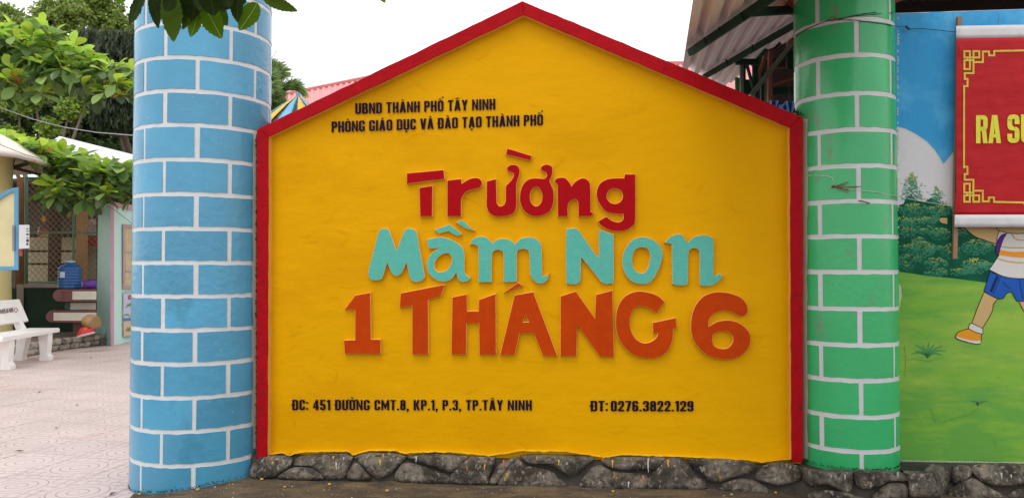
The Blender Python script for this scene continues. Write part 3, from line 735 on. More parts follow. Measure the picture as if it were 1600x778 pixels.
for (x, y, q) in peb:
    c = apron_hit(x, y)+Vector((0, 0, .008)); pebble_mesh(random.uniform(.009, .014), M['pebble'], c, 'fallen_berry', 'small ochre berry fallen on the brown concrete apron', 'berry', 'ochre berries on the concrete')
c = apron_hit(1247, 772)+Vector((0, 0, .01)); pebble_mesh(.017, M['red_pebble'], c, 'fallen_berry', 'single red berry lying below the right end of yellow wall', 'berry', None)
mb = MB()
for i in range(420):
    x = random.uniform(BC.x-.3, 4.2); y = -.2-abs(random.gauss(0, .5)); z = apz(x, y)+.002; r_ = random.uniform(.002, .007)
    if (Vector((x, y, 0))-Vector((BC.x, BC.y, 0))).length < .46: continue
    a = random.random()*6; p = Vector((x, y, z)); e = Vector((math.cos(a), math.sin(a), 0))*r_; g_ = Vector((-math.sin(a), math.cos(a), 0))*r_*.6
    mb.add([p-e, p+g_, p+e, p-g_, p+Vector((0, 0, r_*.7))], [(0, 1, 4), (1, 2, 4), (2, 3, 4), (3, 0, 4)])
o = mb.build('grit', mat('pale grit', (.42, .38, .31), .9, island=True, rnd=.5), base=(0, -1, .06)); tag(o, 'pale grit and leaf crumbs scattered over the concrete apron', 'grit'); o['kind'] = 'stuff'

# ================================================================== MURAL WALL
MY = -.10                                                 # its face stands 10 cm behind the yellow one
def Q(px, py, o=0): return W(px, py, MY+(o*.3 if o > 0 else o))
mural = thing('mural_wall', 'painted wall at right with blue sky, bushes and green meadow', 'mural wall', (3.2, .1, .2))
M['m_sky'] = mat('mural blue', (.042, .31, .62), .5, .4, 12, .08, 1.2, .1, stretch=(2, 1, .6), bdist=.01, dirt=[((.10, .42, .72), 1.4, .5, None)])
M['m_cloud'] = mat('mural cloud', (.62, .62, .64), .55, .3, 20, .05, 1.5, .1)
M['m_hill'] = mat('mural meadow', (.275, .44, .065), .5, .4, 14, .05, 2, .1, dirt=[((.125, .34, .055), 1.3, .50, (.5, 1, 2.2)), ((.20, .41, .05), 2.6, .46, (.6, 1, 2))], bdist=.008)
M['m_dark'] = mat('mural dark bush', (.006, .085, .045), .6, .3, 20, .3, 8, .08)
M['m_l1'] = mat('mural yellow green dab', (.33, .40, .10), .55, var=.1, spec=.1)
M['m_l2'] = mat('mural mid green dab', (.075, .28, .13), .55, var=.1, spec=.1)
M['m_l3'] = mat('mural teal dab', (.03, .20, .13), .55, var=.1, spec=.1)
M['m_skin'] = mat('mural skin', (.52, .36, .16), .5, var=.04, spec=.1); M['m_white'] = mat('mural white', (.60, .58, .55), .5, var=.04, spec=.1)
M['m_blue'] = mat('mural shorts blue', (.015, .09, .40), .5, var=.08, spec=.1); M['m_orange'] = mat('mural orange', (.68, .28, .02), .5, var=.05, spec=.1)
M['m_purple'] = mat('mural purple', (.09, .02, .22), .5, spec=.1); M['m_line'] = mat('mural black line', (.012, .01, .012), .5, spec=.1); M['m_navy'] = mat('mural navy', (.01, .02, .09), .5, spec=.1)
M['m_gold'] = mat('mural gold line', (.50, .32, .04), .5, spec=.1); M['crack'] = mat('crack', (.10, .15, .03), .9)
X1 = 2050
mb = MB(); solid(mb, wob([(1385, 21.5), (X1, 0), (X1, 800), (1385, 780)], .0), [], -.004, -.19, Q); mb.build('wall_core', M['m_cloud'], mural)
TOPL = lambda x: 21.5-(x-1404)*.032
top = [(1385+i*12, TOPL(1385+i*12)+random.uniform(-.7, .7)) for i in range(int((X1-1385)/12)+1)]
skyp = top + [(X1, 230), (1900, 250), (1800, 160), (1700, 150), (1600, 190), (1530, 205), (1507, 220), (1491, 236), (1478, 252), (1473.5, 257), (1470, 250), (1461, 236), (1448, 222), (1432, 211), (1415, 202), (1403, 199), (1385, 197)]
mb = MB(); sheet(mb, skyp, .002, Q); mb.build('painted_sky', M['m_sky'], mural)
cl = [(1385, 197), (1403, 199), (1415, 202), (1432, 211), (1448, 222), (1461, 236), (1470, 250), (1473.5, 257), (1478, 252), (1491, 236), (1507, 220), (1530, 205), (1600, 190), (1700, 150), (1800, 160), (1900, 250), (X1, 230), (X1, 430), (1385, 430)]
mb = MB(); sheet(mb, cl, 0, Q); mb.build('painted_cloud', M['m_cloud'], mural)
for cpts in ([(1385, 197), (1403, 199), (1415, 202), (1432, 211), (1448, 222), (1461, 236), (1470, 250), (1473.5, 257)],):
    mb = MB(); stroke(mb, cpts, 1.2, .0035, Q); mb.build('cloud_edge', M['m_white'], mural)
hill = [(1385, 419), (1403, 422), (1450, 429), (1500, 434), (1545, 440), (1620, 446), (1750, 455), (X1, 460), (X1, 760), (1385, 748)]
mb = MB(); sheet(mb, hill, .002, Q); mb.build('painted_meadow', M['m_hill'], mural)
dk = [(1385, 330), (1404, 321), (1412, 318), (1416, 308), (1424, 305), (1432, 312), (1444, 316), (1455, 309), (1470, 317), (1483, 322), (1492, 336), (1500, 350), (1530, 372), (1560, 385), (1640, 380), (1800, 370), (X1, 380), (X1, 462), (1750, 456), (1620, 448), (1545, 442), (1500, 436), (1450, 431), (1403, 424), (1385, 421)]
mb = MB(); sheet(mb, dk, .004, Q); mb.build('painted_bushes', M['m_dark'], mural)
# leaf dabs of the painted bushes
mbs = [MB(), MB(), MB()]
def dabs(cx, cy, wx, wy, n, shape='bush'):
    for i in range(n):
        if shape == 'cone':
            v_ = random.random()**.7; y = cy-wy+2*wy*v_; x = cx+random.gauss(0, .45)*wx*(.15+v_)
            lv = v_+random.gauss(0, .15)
        else:
            a = random.random()*math.pi*2; r_ = random.random()**.5; x = cx+wx*r_*math.cos(a); y = cy+wy*r_*math.sin(a)
            lv = (y-(cy-wy))/(2*wy)+random.gauss(0, .18) + .25*abs(x-cx)/wx
        if x < 1392: continue
        k = 0 if lv < .27 else (1 if lv < .62 else 2)
        if random.random() < lv*.35: continue
        a = random.gauss(0, .45); L_ = random.uniform(1.1, 2.6); H_ = random.uniform(.4, .9)
        ux, uy = math.cos(a)*L_, math.sin(a)*L_; vx, vy = -math.sin(a)*H_, math.cos(a)*H_
        o_ = .006+.0012*k+random.random()*.0006
        mbs[k].add([Q(x-ux, y-uy, o_), Q(x+vx, y+vy, o_), Q(x+ux, y+uy, o_), Q(x-vx, y-vy, o_)], [(0, 1, 2, 3)])
z4 = (1400, 240, 3.89)
for (a, b, wx, wy, n, s_) in [(95, 200, 90, 85, 420, 'cone'), (245, 250, 60, 55, 200, 'cone'), (110, 345, 90, 45, 330, 'b'), (290, 340, 60, 40, 190, 'b'), (100, 425, 75, 35, 190, 'b'), (70, 480, 60, 35, 130, 'b'),
                              (270, 490, 65, 40, 170, 'b'), (150, 580, 100, 50, 330, 'b'), (330, 590, 60, 45, 150, 'b'), (490, 570, 95, 48, 330, 'b'), (240, 670, 75, 40, 190, 'b'), (480, 685, 90, 50, 280, 'b'), (400, 480, 50, 30, 90, 'b'), (200, 410, 50, 30, 80, 'b'), (380, 720, 60, 25, 90, 'b'), (60, 640, 50, 35, 70, 'b')]:
    dabs(a/3.89+1400, b/3.89+240, wx/3.89, wy/3.89, n, 'cone' if s_ == 'cone' else 'bush')
bush_poly = [(1403, 335), (1440, 322), (1490, 330), (1540, 385), (1640, 390), (1640, 440), (1545, 436), (1450, 426), (1403, 418)]
for i in range(46):
    cx_, cy_ = random.uniform(1398, 1640), random.uniform(315, 436)
    def _in(x, y, p):
        c = False
        for a in range(len(p)):
            (x1, y1), (x2, y2) = p[a-1], p[a]
            if (y1 > y) != (y2 > y) and x < (x2-x1)*(y-y1)/(y2-y1)+x1: c = not c
        return c
    if _in(cx_, cy_, bush_poly): dabs(cx_, cy_, random.uniform(8, 16), random.uniform(5, 8), 70)
for k in range(3):
    o = mbs[k].build('painted_leaves', M['m_l%d' % (k+1)], mural); o['kind'] = 'stuff'
# tufts of grass painted on the meadow
z7 = (1230, 480, 2.61)
def tuft(cx, cy, s_, m_):
    mb = MB()
    for a in (-75, -58, -38, -18, 5, 25, 48, 66, 80):
        L_ = s_*random.uniform(.75, 1.05); pts = []
        for i in range(6):
            u = i/5; an = R(a*(.35+.65*u)); pts.append((cx+L_*u*math.sin(an), cy-L_*u*math.cos(an)*(1-.15*u)))
        stroke(mb, pts, 3.2, .005, Q, taper=True)
    mb.build('painted_grass_tuft', m_, mural)
M['m_t1'] = mat('mural tuft green', (.07, .27, .09), .5, spec=.1); M['m_t2'] = mat('mural tuft pale', (.12, .33, .08), .5, spec=.1)
tuft(1449, 559, 30, M['m_t1']); tuft(1528, 634, 26, M['m_t2']); tuft(1700, 590, 30, M['m_t1'])
mb = MB()
for c_ in ([(1410, 562), (1430, 561), (1450, 564), (1466, 561)], [(1466, 533), (1470, 539), (1480, 542)], [(1453, 634), (1457, 645), (1463, 662)], [(1465, 662), (1495, 652), (1515, 648), (1530, 636)], [(1407, 655), (1432, 654)], [(1430, 645), (1440, 660)], [(1560, 588), (1561, 592)], [(1553, 686), (1556, 697)],
           [(1560, 22), (1561, 30), (1559, 39)], [(1489, 21), (1491, 28)], [(1406, 66), (1411, 64), (1413, 60)], [(1520, 555), (1522, 556)], [(1413, 540), (1415, 560), (1414, 590)]):
    stroke(mb, c_, .5, .006, Q)
mb.build('hairline_crack', M['crack'], mural)
mb = MB()                                                 # flaked pale edge beside the pillar and along the bottom
M['flake'] = mat('flaked plaster', (.50, .50, .42), .8)
for i in range(150):
    y = 25+i*4.6+random.uniform(-2, 2); q_ = random.random()**3
    if random.random() < .6: sheet(mb, [(1402, y), (1403.9+q_*2.2, y+1), (1403.8+q_*1.2, y+3), (1402, y+5)], .0075, Q)
sheet(mb, [(1403, 442), (1408, 448), (1409, 462), (1406, 478), (1403, 490)], .009, Q)
for i in range(90):
    x = 1408+i*4.2; y = 719+.016*(x-1404); sheet(mb, [(x, y), (x+3, y-random.uniform(.2, 1.6)), (x+5, y+.3), (x+3, y+2)], .0075, Q)
mb.build('flaked_edge', M['flake'], mural)
# the painted child (head and hands hidden by the banner)
z5 = (1470, 340, 3.705)
def zz(s): return parse(s, *z5, seg=4)
kid = thing('_', '', '', (0, 0, 0)); bpy.data.objects.remove(kid)
def paint(name, s_, mk, off, line=2.4, lab=None):
    pts = zz(s_); mb = MB(); sheet(mb, pts, off, Q, 0)
    if line: stroke(mb, pts, line/2.2, off+.0012, Q, 1, closed=True)
    return mb.build(name, [M[mk], M['m_line']], mural)
paint('painted_leg', "252,430c 215,515 180,612c 240,640c 272,590 298,540 305,500 330,470c", 'm_skin', .009)
paint('painted_leg', "452,482c 470,520 500,570 530,610 600,590 560,480c", 'm_skin', .009)
paint('painted_sock', "522,596c 598,576c 606,606 600,618 530,634 518,616", 'm_white', .011)
paint('painted_shoe', "524,630c 600,612c 650,640 690,664 680,690 560,706 520,690c", 'm_orange', .013)
paint('painted_sock', "168,617 178,611 210,625 241,640 243,650 240,672 200,665 163,645", 'm_white', .011)
paint('painted_shoe', "85,690 95,668 125,652 162,642c 200,662 236,672c 234,700 228,728 200,730 140,716 98,702", 'm_orange', .013)
mb = MB(); sheet(mb, zz("90,688 130,700 190,712 231,710c 228,726 200,728 140,714 100,700"), .0155, Q); mb.build('painted_sole', M['m_white'], mural)
paint('painted_shorts', "285,315c 268,370 250,425c 300,455 340,470 365,462 378,440 410,427c 425,455 440,482c 520,482 620,470c 600,345c 420,345 350,335", 'm_blue', .014)
mb = MB(); stroke(mb, sc([(330, 338), (312, 375), (290, 430)], z5), 4.2, .0165, Q); mb.build('painted_shorts_stripe', M['m_navy'], mural)
mb = MB()
for l_ in ([(345, 342), (330, 380), (305, 440)], [(360, 370), (378, 395), (405, 410)], [(455, 355), (462, 400), (476, 470)]): stroke(mb, sc(l_, z5), .8, .018, Q)
mb.build('painted_fold_line', M['m_line'], mural)
paint('painted_arm', "120,40c 160,80 200,110 260,133 318,152c 345,100 360,20c 240,20c", 'm_skin', .0125)
paint('painted_shirt', "340,70c 325,130 345,195 315,250 280,300c 350,335 420,350 520,352 600,350c 600,40c 370,40c", 'm_white', .016)
paint('painted_strap', "352,100c 385,90c 365,120 348,165 335,215c 325,215c 320,170 330,130", 'm_purple', .019, 1.6)
mb = MB(); sheet(mb, zz("345,187c 420,198 520,193 600,190c 600,225c 520,232 420,228 335,215c"), .019, Q); mb.build('painted_chest_stripe', M['m_orange'], mural)
mb = MB()
for l_ in ([(352, 168), (400, 174), (460, 174), (600, 172)], [(330, 236), (380, 252), (440, 260), (600, 258)], [(412, 92), (425, 118), (450, 130), (490, 130), (600, 125)]): stroke(mb, sc(l_, z5), 1.6, .0205, Q)
mb.build('painted_gold_line', M['m_gold'], mural)
paint('painted_face', "320,40c 325,65 345,78 400,90 470,92 600,80c 600,20c 330,20c", 'm_skin', .022)
paint('painted_hand', "10,35c -5,25 -10,10 0,0 40,0c 40,40c", 'm_skin', .012)

# ================================================================== BANNER
def bdisp(px, py):
    u = (px-1494)/110
    return .032 + .007*math.sin(u*5+py*.012) + .007*noise.noise(Vector((px*.03, py*.018, 2))) + .004*noise.noise(Vector((px*.09+py*.05, py*.04-px*.03, 5))) + .010*math.exp(-abs(px-1500)/5)*(.5+noise.noise(Vector((0, py*.07, 0)))) + .006*max(0, 1-abs(py-342)/14)
def BQ(px, py, o=0): return W(px, py, MY+.035+bdisp(px, py)+o)
ban = thing('banner', 'red cloth banner with white hems and yellow fret border hanging over mural', 'banner', (3.4, -.02, 1.5))
M['b_red'] = mat('banner red cloth', (.42, .008, .012), .42, .25, 7, .07, 3, .18, stretch=(.7, 1, 2), bdist=.03)
M['b_white'] = mat('banner white hem', (.60, .60, .61), .5, .3, 10, .04, 3, bdist=.02)
M['b_yel'] = mat('banner yellow print', (.60, .44, .03), .4, var=.05); M['b_txt'] = mat('banner lime yellow print', (.62, .62, .02), .4, var=.05)
M['wood'] = mat('weathered stick wood', (.30, .17, .10), .8, .5, 40, .25, 20, stretch=(1, 1, .2))
Lx = lambda y: 1493.2+(0.8 if y < 300 else -.5*(y-300)/55*4)
BX1 = 1960; ys = [41-.0, 60.5] ; 
def strip(y0a, y1a, n, nm, m_):
    mb = MB(); v = []; NXb = 90
    for i in range(NXb+1):
        for j in range(n+1):
            y = y0a+(y1a-y0a)*j/n; x0 = Lx(y); x = x0+(BX1-x0)*(i/NXb)**1.5
            yy = y-(x-1494)*.018*(1-(y-41)/314)-(0 if y > 60 else 0)
            v.append(BQ(x, yy))
    f = [(i*(n+1)+j, i*(n+1)+j+1, (i+1)*(n+1)+j+1, (i+1)*(n+1)+j) for i in range(NXb) for j in range(n)]
    mb.add(v, f); o = mb.build(nm, m_, ban, smooth=True)
    s_ = o.modifiers.new('thickness', 'SOLIDIFY'); s_.thickness = .0015
strip(41, 60.5, 3, 'hem', M['b_white']); strip(60.5, 335.5, 46, 'cloth', M['b_red']); strip(335.5, 355, 3, 'hem', M['b_white'])
mb = MB(); h_ = 1.05
def bl(pts, m2=mb, wd=2.9, conv=None):
    p2 = []
    for a, b in zip(pts, pts[1:]):
        L_ = math.hypot(b[0]-a[0], b[1]-a[1]); n = max(1, int(L_/6)); ux, uy = (b[0]-a[0])/L_, (b[1]-a[1])/L_
        a2 = (a[0]-ux*wd/2, a[1]-uy*wd/2); b2 = (b[0]+ux*wd/2, b[1]+uy*wd/2)
        bl.k += 1; o_ = .003+.0006*(bl.k % 4)
        q = [(a2[0]+(b2[0]-a2[0])*i/n, a2[1]+(b2[1]-a2[1])*i/n) for i in range(n+1)]
        stroke(m2, q, wd, o_, BQ)
bl.k = 0
zh = (1480, 50, 4.092)
def fret(fl=None):
    T = lambda pts: [(x/4.092+1480, y/4.092+50) if not fl else fl(x/4.092+1480, y/4.092+50) for x, y in pts]
    for p in ([(110, 125), (145, 125), (145, 165), (110, 165), (110, 125)], [(168, 125), (205, 125), (205, 165), (168, 165), (168, 125)],
              [(110, 183), (145, 183), (145, 240), (110, 240), (110, 183)], [(128, 165), (128, 183)], [(145, 165), (168, 165)], [(145, 183), (168, 183)], [(145, 150), (145, 200)], [(168, 150), (168, 265)],
              [(168, 195), (228, 195), (228, 127), (267, 127), (267, 152), (300, 152), (300, 124), (490, 120)],
              [(168, 265), (112, 265), (112, 302), (130, 302), (130, 348), (108, 348)]): bl(T(p))
fret()
fret(lambda x, y: (x-.2, 2*198.7-y-1.5))
bl([(1506.4, 135), (1506.2, 262)])
bl([(1600, 79.3), (1950, 73)]); bl([(1600, 318), (1950, 318)])
o = mb.build('fret_border', M['b_yel'], ban)
mb = MB(); write(mb, 'RA', 1525, 224.3, 1564, 224.0, 43.8, .004, BQ, gap=.03); write(mb, 'SU', 1574, 223.6, 1615, 223.2, 44.2, .004, BQ, gap=.06)
mb.build('banner_lettering', M['b_txt'], ban)['label'] = 'yellow printed letters RA SU'
mb = MB(); q0, q1 = W(1498.5, 27, MY+.022), W(1491.5, 404, MY+.03); sd_ = RT
mb.bar(q0, q1, .025, .018, side=RT); mb.build('stick', M['wood'], ban)
# ties
M['wire'] = mat('dark wire', (.03, .025, .02), .6); M['twine'] = mat('pale twine', (.55, .53, .48), .8); M['rust'] = mat('rusty nail', (.20, .08, .04), .9)
def gpt(px, py, o=.006):
    """point on the green pillar's surface"""
    r = ray(px, py); ox, oy = CAM.x-GC.x, CAM.y-GC.y; rr = .296+o
    a = r.x**2+r.y**2; b = 2*(ox*r.x+oy*r.y); c = ox*ox+oy*oy-rr*rr; d = max(0, b*b-4*a*c)
    return CAM+r*((-b-math.sqrt(d))/(2*a))
tw = thing('wire_tie', 'thin dark wires wrapped round the top of the green pillar', 'wire', tuple(gpt(1300, 32)))
def gpath(pts, o=.006): return [gpt(x+1220, y+20, o) for x, y in pts]
k8 = 1/8
for pts in ([(22.5, 37.5), (30, 32), (42, 25.5), (56, 19), (70, 14), (85, 11.7), (100, 11.5), (115, 12.3)], [(22.5, 36), (38, 27), (55, 19.5), (72, 13), (85, 11.2), (98, 8.5), (113, 5), (130, 2), (150, -.5)],
            [(90, 11), (103, 8), (120, 5), (150, 2.5), (176, .5)], [(104, 11.5), (118, 12), (130, 13.8), (150, 16), (170, 19.5), (181, 21.8)]):
    mb = MB(); mb.tube(gpath(pts), .0022, 5); mb.build('wire_strand', M['wire'], tw)
mb = MB(); a = gpt(1300, 30, .02)
mb.tube([a+Vector((.016*math.cos(i*.9)*(1+.2*math.sin(i)), -.004*(i % 3), .016*math.sin(i*.9))) for i in range(22)], .0016, 4)
mb.build('wire_knot', M['rust'], tw)
mb = MB(); e = gpt(1401, 41.8); pts = [e]+[W(x, y, MY+.02) for x, y in ((1408, 42), (1414, 41.4), (1417, 44), (1419, 46), (1440, 45), (1470, 48), (1489, 50.4), (1498, 50.5))]
mb.tube(pts, .0022, 5); mb.tube([W(1415, 41, MY+.03), W(1418, 44, MY+.03), W(1421.5, 46.5, MY+.03)], .007, 5)
mb.build('wire_strand', M['wire'], tw)
tn = thing('twine_tie', 'pale twine knotted on a rusty nail halfway up the green pillar', 'twine', tuple(gpt(1302, 293)))
mb = MB(); a = gpt(1300, 292.5, 0); mb.tube([a, a+Vector((-.004, -.05, .004))], .006, 6); mb.build('nail', M['rust'], tn)
zt_ = lambda x, y: (x/2.595+1230, y/2.595+180)
mb = MB(); mb.tube([gpt(*zt_(x, y), .004) for x, y in ((78, 245), (120, 244), (160, 247), (182, 252), (190, 270), (185, 288))], .0018, 5)
mb.tube([gpt(*zt_(x, y), .012) for x, y in ((185, 290), (240, 298), (300, 305), (360, 312), (444, 328))]+[W(*zt_(x, y), MY+.025) for x, y in ((452, 330), (520, 345), (600, 358), (670, 370), (735, 374))], .0018, 5)
mb.build('twine_strand', M['twine'], tn)
mb = MB()
for i in range(9):
    s_ = gpt(*zt_(190, 290), .02); a = random.uniform(-.9, .9)
    mb.tube([s_, s_+Vector((.03+.03*random.random(), -.01, .03*math.sin(a))), s_+Vector((.05+.05*random.random(), -.01, .06*math.sin(a)-.006))], .0016, 4)
mb.tube([gpt(*zt_(x, y), .012) for x, y in ((190, 292), (250, 292), (298, 290))], .003, 5); mb.tube([gpt(*zt_(x, y), .012) for x, y in ((290, 347), (310, 350), (335, 358))], .004, 5)
mb.build('frayed_ends', M['rust'], tn)

# ================================================================== ROOF OVER THE MURAL (dark underside)
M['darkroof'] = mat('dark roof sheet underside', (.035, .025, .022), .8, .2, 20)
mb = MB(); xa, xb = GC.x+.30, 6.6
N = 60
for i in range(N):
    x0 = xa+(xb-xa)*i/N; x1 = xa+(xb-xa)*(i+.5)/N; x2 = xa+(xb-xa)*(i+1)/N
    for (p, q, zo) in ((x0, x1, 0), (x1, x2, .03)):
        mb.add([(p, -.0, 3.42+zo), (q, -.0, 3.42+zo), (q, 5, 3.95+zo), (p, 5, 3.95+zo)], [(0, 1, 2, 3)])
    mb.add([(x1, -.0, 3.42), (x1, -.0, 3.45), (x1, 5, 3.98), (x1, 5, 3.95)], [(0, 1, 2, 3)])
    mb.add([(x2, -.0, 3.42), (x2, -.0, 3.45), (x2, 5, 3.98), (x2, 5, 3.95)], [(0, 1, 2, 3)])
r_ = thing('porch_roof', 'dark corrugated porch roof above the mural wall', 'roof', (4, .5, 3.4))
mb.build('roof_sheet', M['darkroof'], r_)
mb = MB(); mb.bar((GC.x+.1, 1.6, 3.5), (6.6, 1.6, 3.5), .1, .1); mb.build('roof_beam', M['darkroof'], r_)
mb = MB(); mb.bar((GC.x+.3, .3, 3.38), (6.6, .3, 3.38), .08, .08); mb.build('roof_beam', M['darkroof'], r_)
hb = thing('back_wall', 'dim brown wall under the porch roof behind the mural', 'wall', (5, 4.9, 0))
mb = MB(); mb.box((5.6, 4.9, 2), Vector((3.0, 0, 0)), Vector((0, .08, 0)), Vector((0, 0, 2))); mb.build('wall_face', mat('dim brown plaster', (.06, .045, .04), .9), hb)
mb = MB(); mb.bar(P(1423, -40, 7.5), P(1425, 60, 7.5), .05, .05, mi=0); mb.build('roof_post', mat('dark maroon steel', (.05, .012, .012), .6), hb)

# ================================================================== CORRUGATED AWNING AND TRUSS, upper right
d1 = (RT*244 + FW*1230 + UP*140).normalized(); d2 = (RT*-184 + FW*1230 - UP*11).normalized()
nrm = d1.cross(d2).normalized(); PO = P(1100, 125, 9.0)
def A2(px, py, o=0):
    r = ray(px, py); return CAM + r*(((PO+nrm*o)-CAM).dot(nrm)/r.dot(nrm))
if nrm.dot(CAM-PO) < 0: nrm = -nrm
e1 = nrm.cross(d1).normalized()
M['awn'] = mat('weathered grey pink sheet', (.82, .78, .79), .55, 0, 20, .05, 2, .25)
M['gsteel'] = mat('dark green steel', (.010, .042, .022), .6, .2, 30, .25, 8, .12); M['rsteel'] = mat('rusty brown steel', (.22, .075, .035), .7, .2, 30, .3, 9); M['gpipe'] = mat('grey green pipe', (.13, .17, .12), .6, .3, 30, .3, 9, .15)
co = lambda p: ((p-PO).dot(e1), (p-PO).dot(d1))
ends = [co(A2(*q)) for q in ((1066, 107), (1085, 116), (1105, 127), (1128, 138), (1140, 133), (1158, 115), (1172, 98), (1200, 77), (1262, 54))]
ends.sort()
a_min, a_max = ends[0][0], ends[-1][0]
def bend(a):
    for (p, q) in zip(ends, ends[1:]):
        if p[0] <= a <= q[0]: return p[1]+(q[1]-p[1])*(a-p[0])/(q[0]-p[0]+1e-9)
    return ends[-1][1]
aw = thing('corrugated_awning', 'weathered corrugated awning seen from below beside the green pillar', 'awning', tuple(PO))
RIB = (a_max-a_min)/10.0; mb = MB(); v = []; prof = [(0, 0), (.42, 0), (.55, 1), (.87, 1)]
cols = []
k = 0
while True:
    stop = False
    for (u, hh) in prof:
        a = a_min + (k+u)*RIB
        if a > a_max: stop = True; break
        cols.append((a, hh))
    if stop: break
    k += 1
bn = min(e[1] for e in ends)-5.0
for (a, hh) in cols:
    be = bend(a)+.02*math.sin(a*31)
    for j in range(5): v.append(PO + e1*a + d1*(be+(bn-be)*j/4) - nrm*(hh*RIB*.46))
f = [(i*5+j, i*5+j+1, (i+1)*5+j+1, (i+1)*5+j) for i in range(len(cols)-1) for j in range(4)]
mb.add(v, f); o = mb.build('awning_sheet', M['awn'], aw); sm = o.modifiers.new('thickness', 'SOLIDIFY'); sm.thickness = .004
def pur(x0, y0, x1, y1, wd, m_='gsteel', nm='purlin'):
    mb = MB(); a, b = A2(x0, y0, .05), A2(x1, y1, .05); dd = (b-a).normalized()
    mb.bar(a, b+dd*2.5, wd, .05, side=nrm.cross(dd).normalized()); mb.build(nm, M[m_], aw)
pur(1079, 82, 1200, 0, .042); pur(1102, 119.5, 1228, 47, .045); pur(1170, 19.5, 1213, 17.5, .03)
for (x, y) in ((1123, 43), (1100, 59), (1157, 21), (1134, 93), (1175, 70), (1117, 108)):
    a = A2(x, y, .03); mb = MB(); mb.tube([a, a-nrm*-.05], .008, 5); mb.build('bolt', M['gsteel'], aw)
tr = thing('roof_truss', 'green and rusty steel roof truss beside the green pillar', 'truss', tuple(P(1190, 150, 8.2)))
zr = lambda x, y: (x/4.095+1060, y/4.095)
beams = [(368, 398, 510, 398, 34, 'gsteel', 8.0), (404, 400, 404, 720, 16, 'gpipe', 8.1), (420, 400, 420, 720, 14, 'gsteel', 8.2), (435, 405, 505, 660, 12, 'gsteel', 8.25), (490, 400, 493, 760, 30, 'gsteel', 8.4),
         (690, 130, 478, 425, 28, 'gsteel', 8.6), (700, 125, 600, 260, 12, 'gpipe', 8.55), (770, 225, 465, 612, 26, 'gpipe', 7.8), (588, 285, 580, 760, 24, 'rsteel', 8.8), (570, 310, 488, 565, 17, 'rsteel', 8.7), (575, 290, 705, 272, 18, 'rsteel', 8.8),
         (716, 95, 716, 445, 50, 'gsteel', 8.9), (752, 130, 700, 300, 20, 'rsteel', 8.0), (595, 553, 770, 487, 13, 'rsteel', 8.9), (560, 584, 790, 578, 42, 'gsteel', 9.1), (535, 430, 535, 760, 18, 'gsteel', 9.0), (618, 436, 790, 432, 8, 'rsteel', 9.6), (553, 470, 553, 760, 15, 'gpipe', 9.0)]
for (a, b, c, d, wd, mk, dp) in beams:
    mb = MB(); mb.bar(P(*zr(a, b), dp), P(*zr(c, d), dp), wd/4.095*dp/F, .05); mb.build('truss_beam', M[mk], tr)
mb = MB()
for (x, y, x1, y1) in ((600, 470, 605, 640), (708, 430, 710, 680)): mb.tube([P(*zr(x, y), 8.5), P(*zr(x1, y1), 8.5)], .004, 4)
mb.build('hanging_cord', M['wire'], tr)
# hall behind the truss
hall = thing('play_hall', 'open hall with beige wall and pale red roof behind the truss', 'building', tuple(P(1240, 480, 12)))
M['beige'] = mat('beige hall wall', (.80, .66, .52), .8, var=.1); M['cream'] = mat('cream plaster', (.62, .55, .36), .8, .1, 20, .06); M['dim'] = mat('hall ceiling', (.05, .045, .04), .9)
mb = MB(); p0, p1 = P(1195, 100, 11), P(1330, 100, 11); mb.add([P(1196, 108, 11), P(1400, 104, 11), P(1400, 500, 11), P(1196, 500, 11)], [(0, 1, 2, 3)]); o = mb.build('wall', M['beige'], hall); o.modifiers.new('t', 'SOLIDIFY').thickness = .1
mb = MB(); mb.add([P(1180, 68, 10.6), P(1420, 60, 10.6), P(1420, 97, 14.5), P(1180, 97, 14.5)], [(0, 1, 2, 3)]); o = mb.build('ceiling', M['dim'], hall); o.modifiers.new('t', 'SOLIDIFY').thickness = .06
mb = MB(); mb.add([P(1190, 142, 10.8), P(1400, 142, 10.8), P(1400, 400, 10.8), P(1190, 400, 10.8)], [(0, 1, 2, 3)]); o = mb.build('lower_wall', M['cream'], hall); o.modifiers.new('t', 'SOLIDIFY').thickness = .08
mb = MB(); c = P(1213, 123, 10.9)
mb.lathe((0, 0, 0), [(.001, 0), (.05, 0), (.055, .02), (.03, .03)], 14); mb.v = [c+RT*p.x+ZZ*p.y-FH*p.z for p in mb.v]; mb.build('wall_rosette', M['rsteel'], hall)
mb = MB(); q = [P(*zr(x, y), 8.6) for x, y in ((360, 500), (398, 505), (400, 640), (362, 640))]; mb.add(q, [(0, 1, 2, 3)]); o = mb.build('green_board', mat('bright green board', (.03, .22, .03), .6)); tag(o, 'small bright green board beside the truss posts', 'board'); o.modifiers.new('t', 'SOLIDIFY').thickness = .04
mb = MB(); c = P(*zr(440, 560), 8.7); mb.lathe((0, 0, 0), [(.001, .05), (.2, .05), (.24, .02), (.24, -.03), (.001, -.03)], 22); mb.v = [c+(RT*p.x*1.1+ZZ*p.y-FH*p.z)*.36 for p in mb.v]
o = mb.build('drum', M['gsteel'], base=c); tag(o, 'dark round drum behind the green truss posts', 'drum')
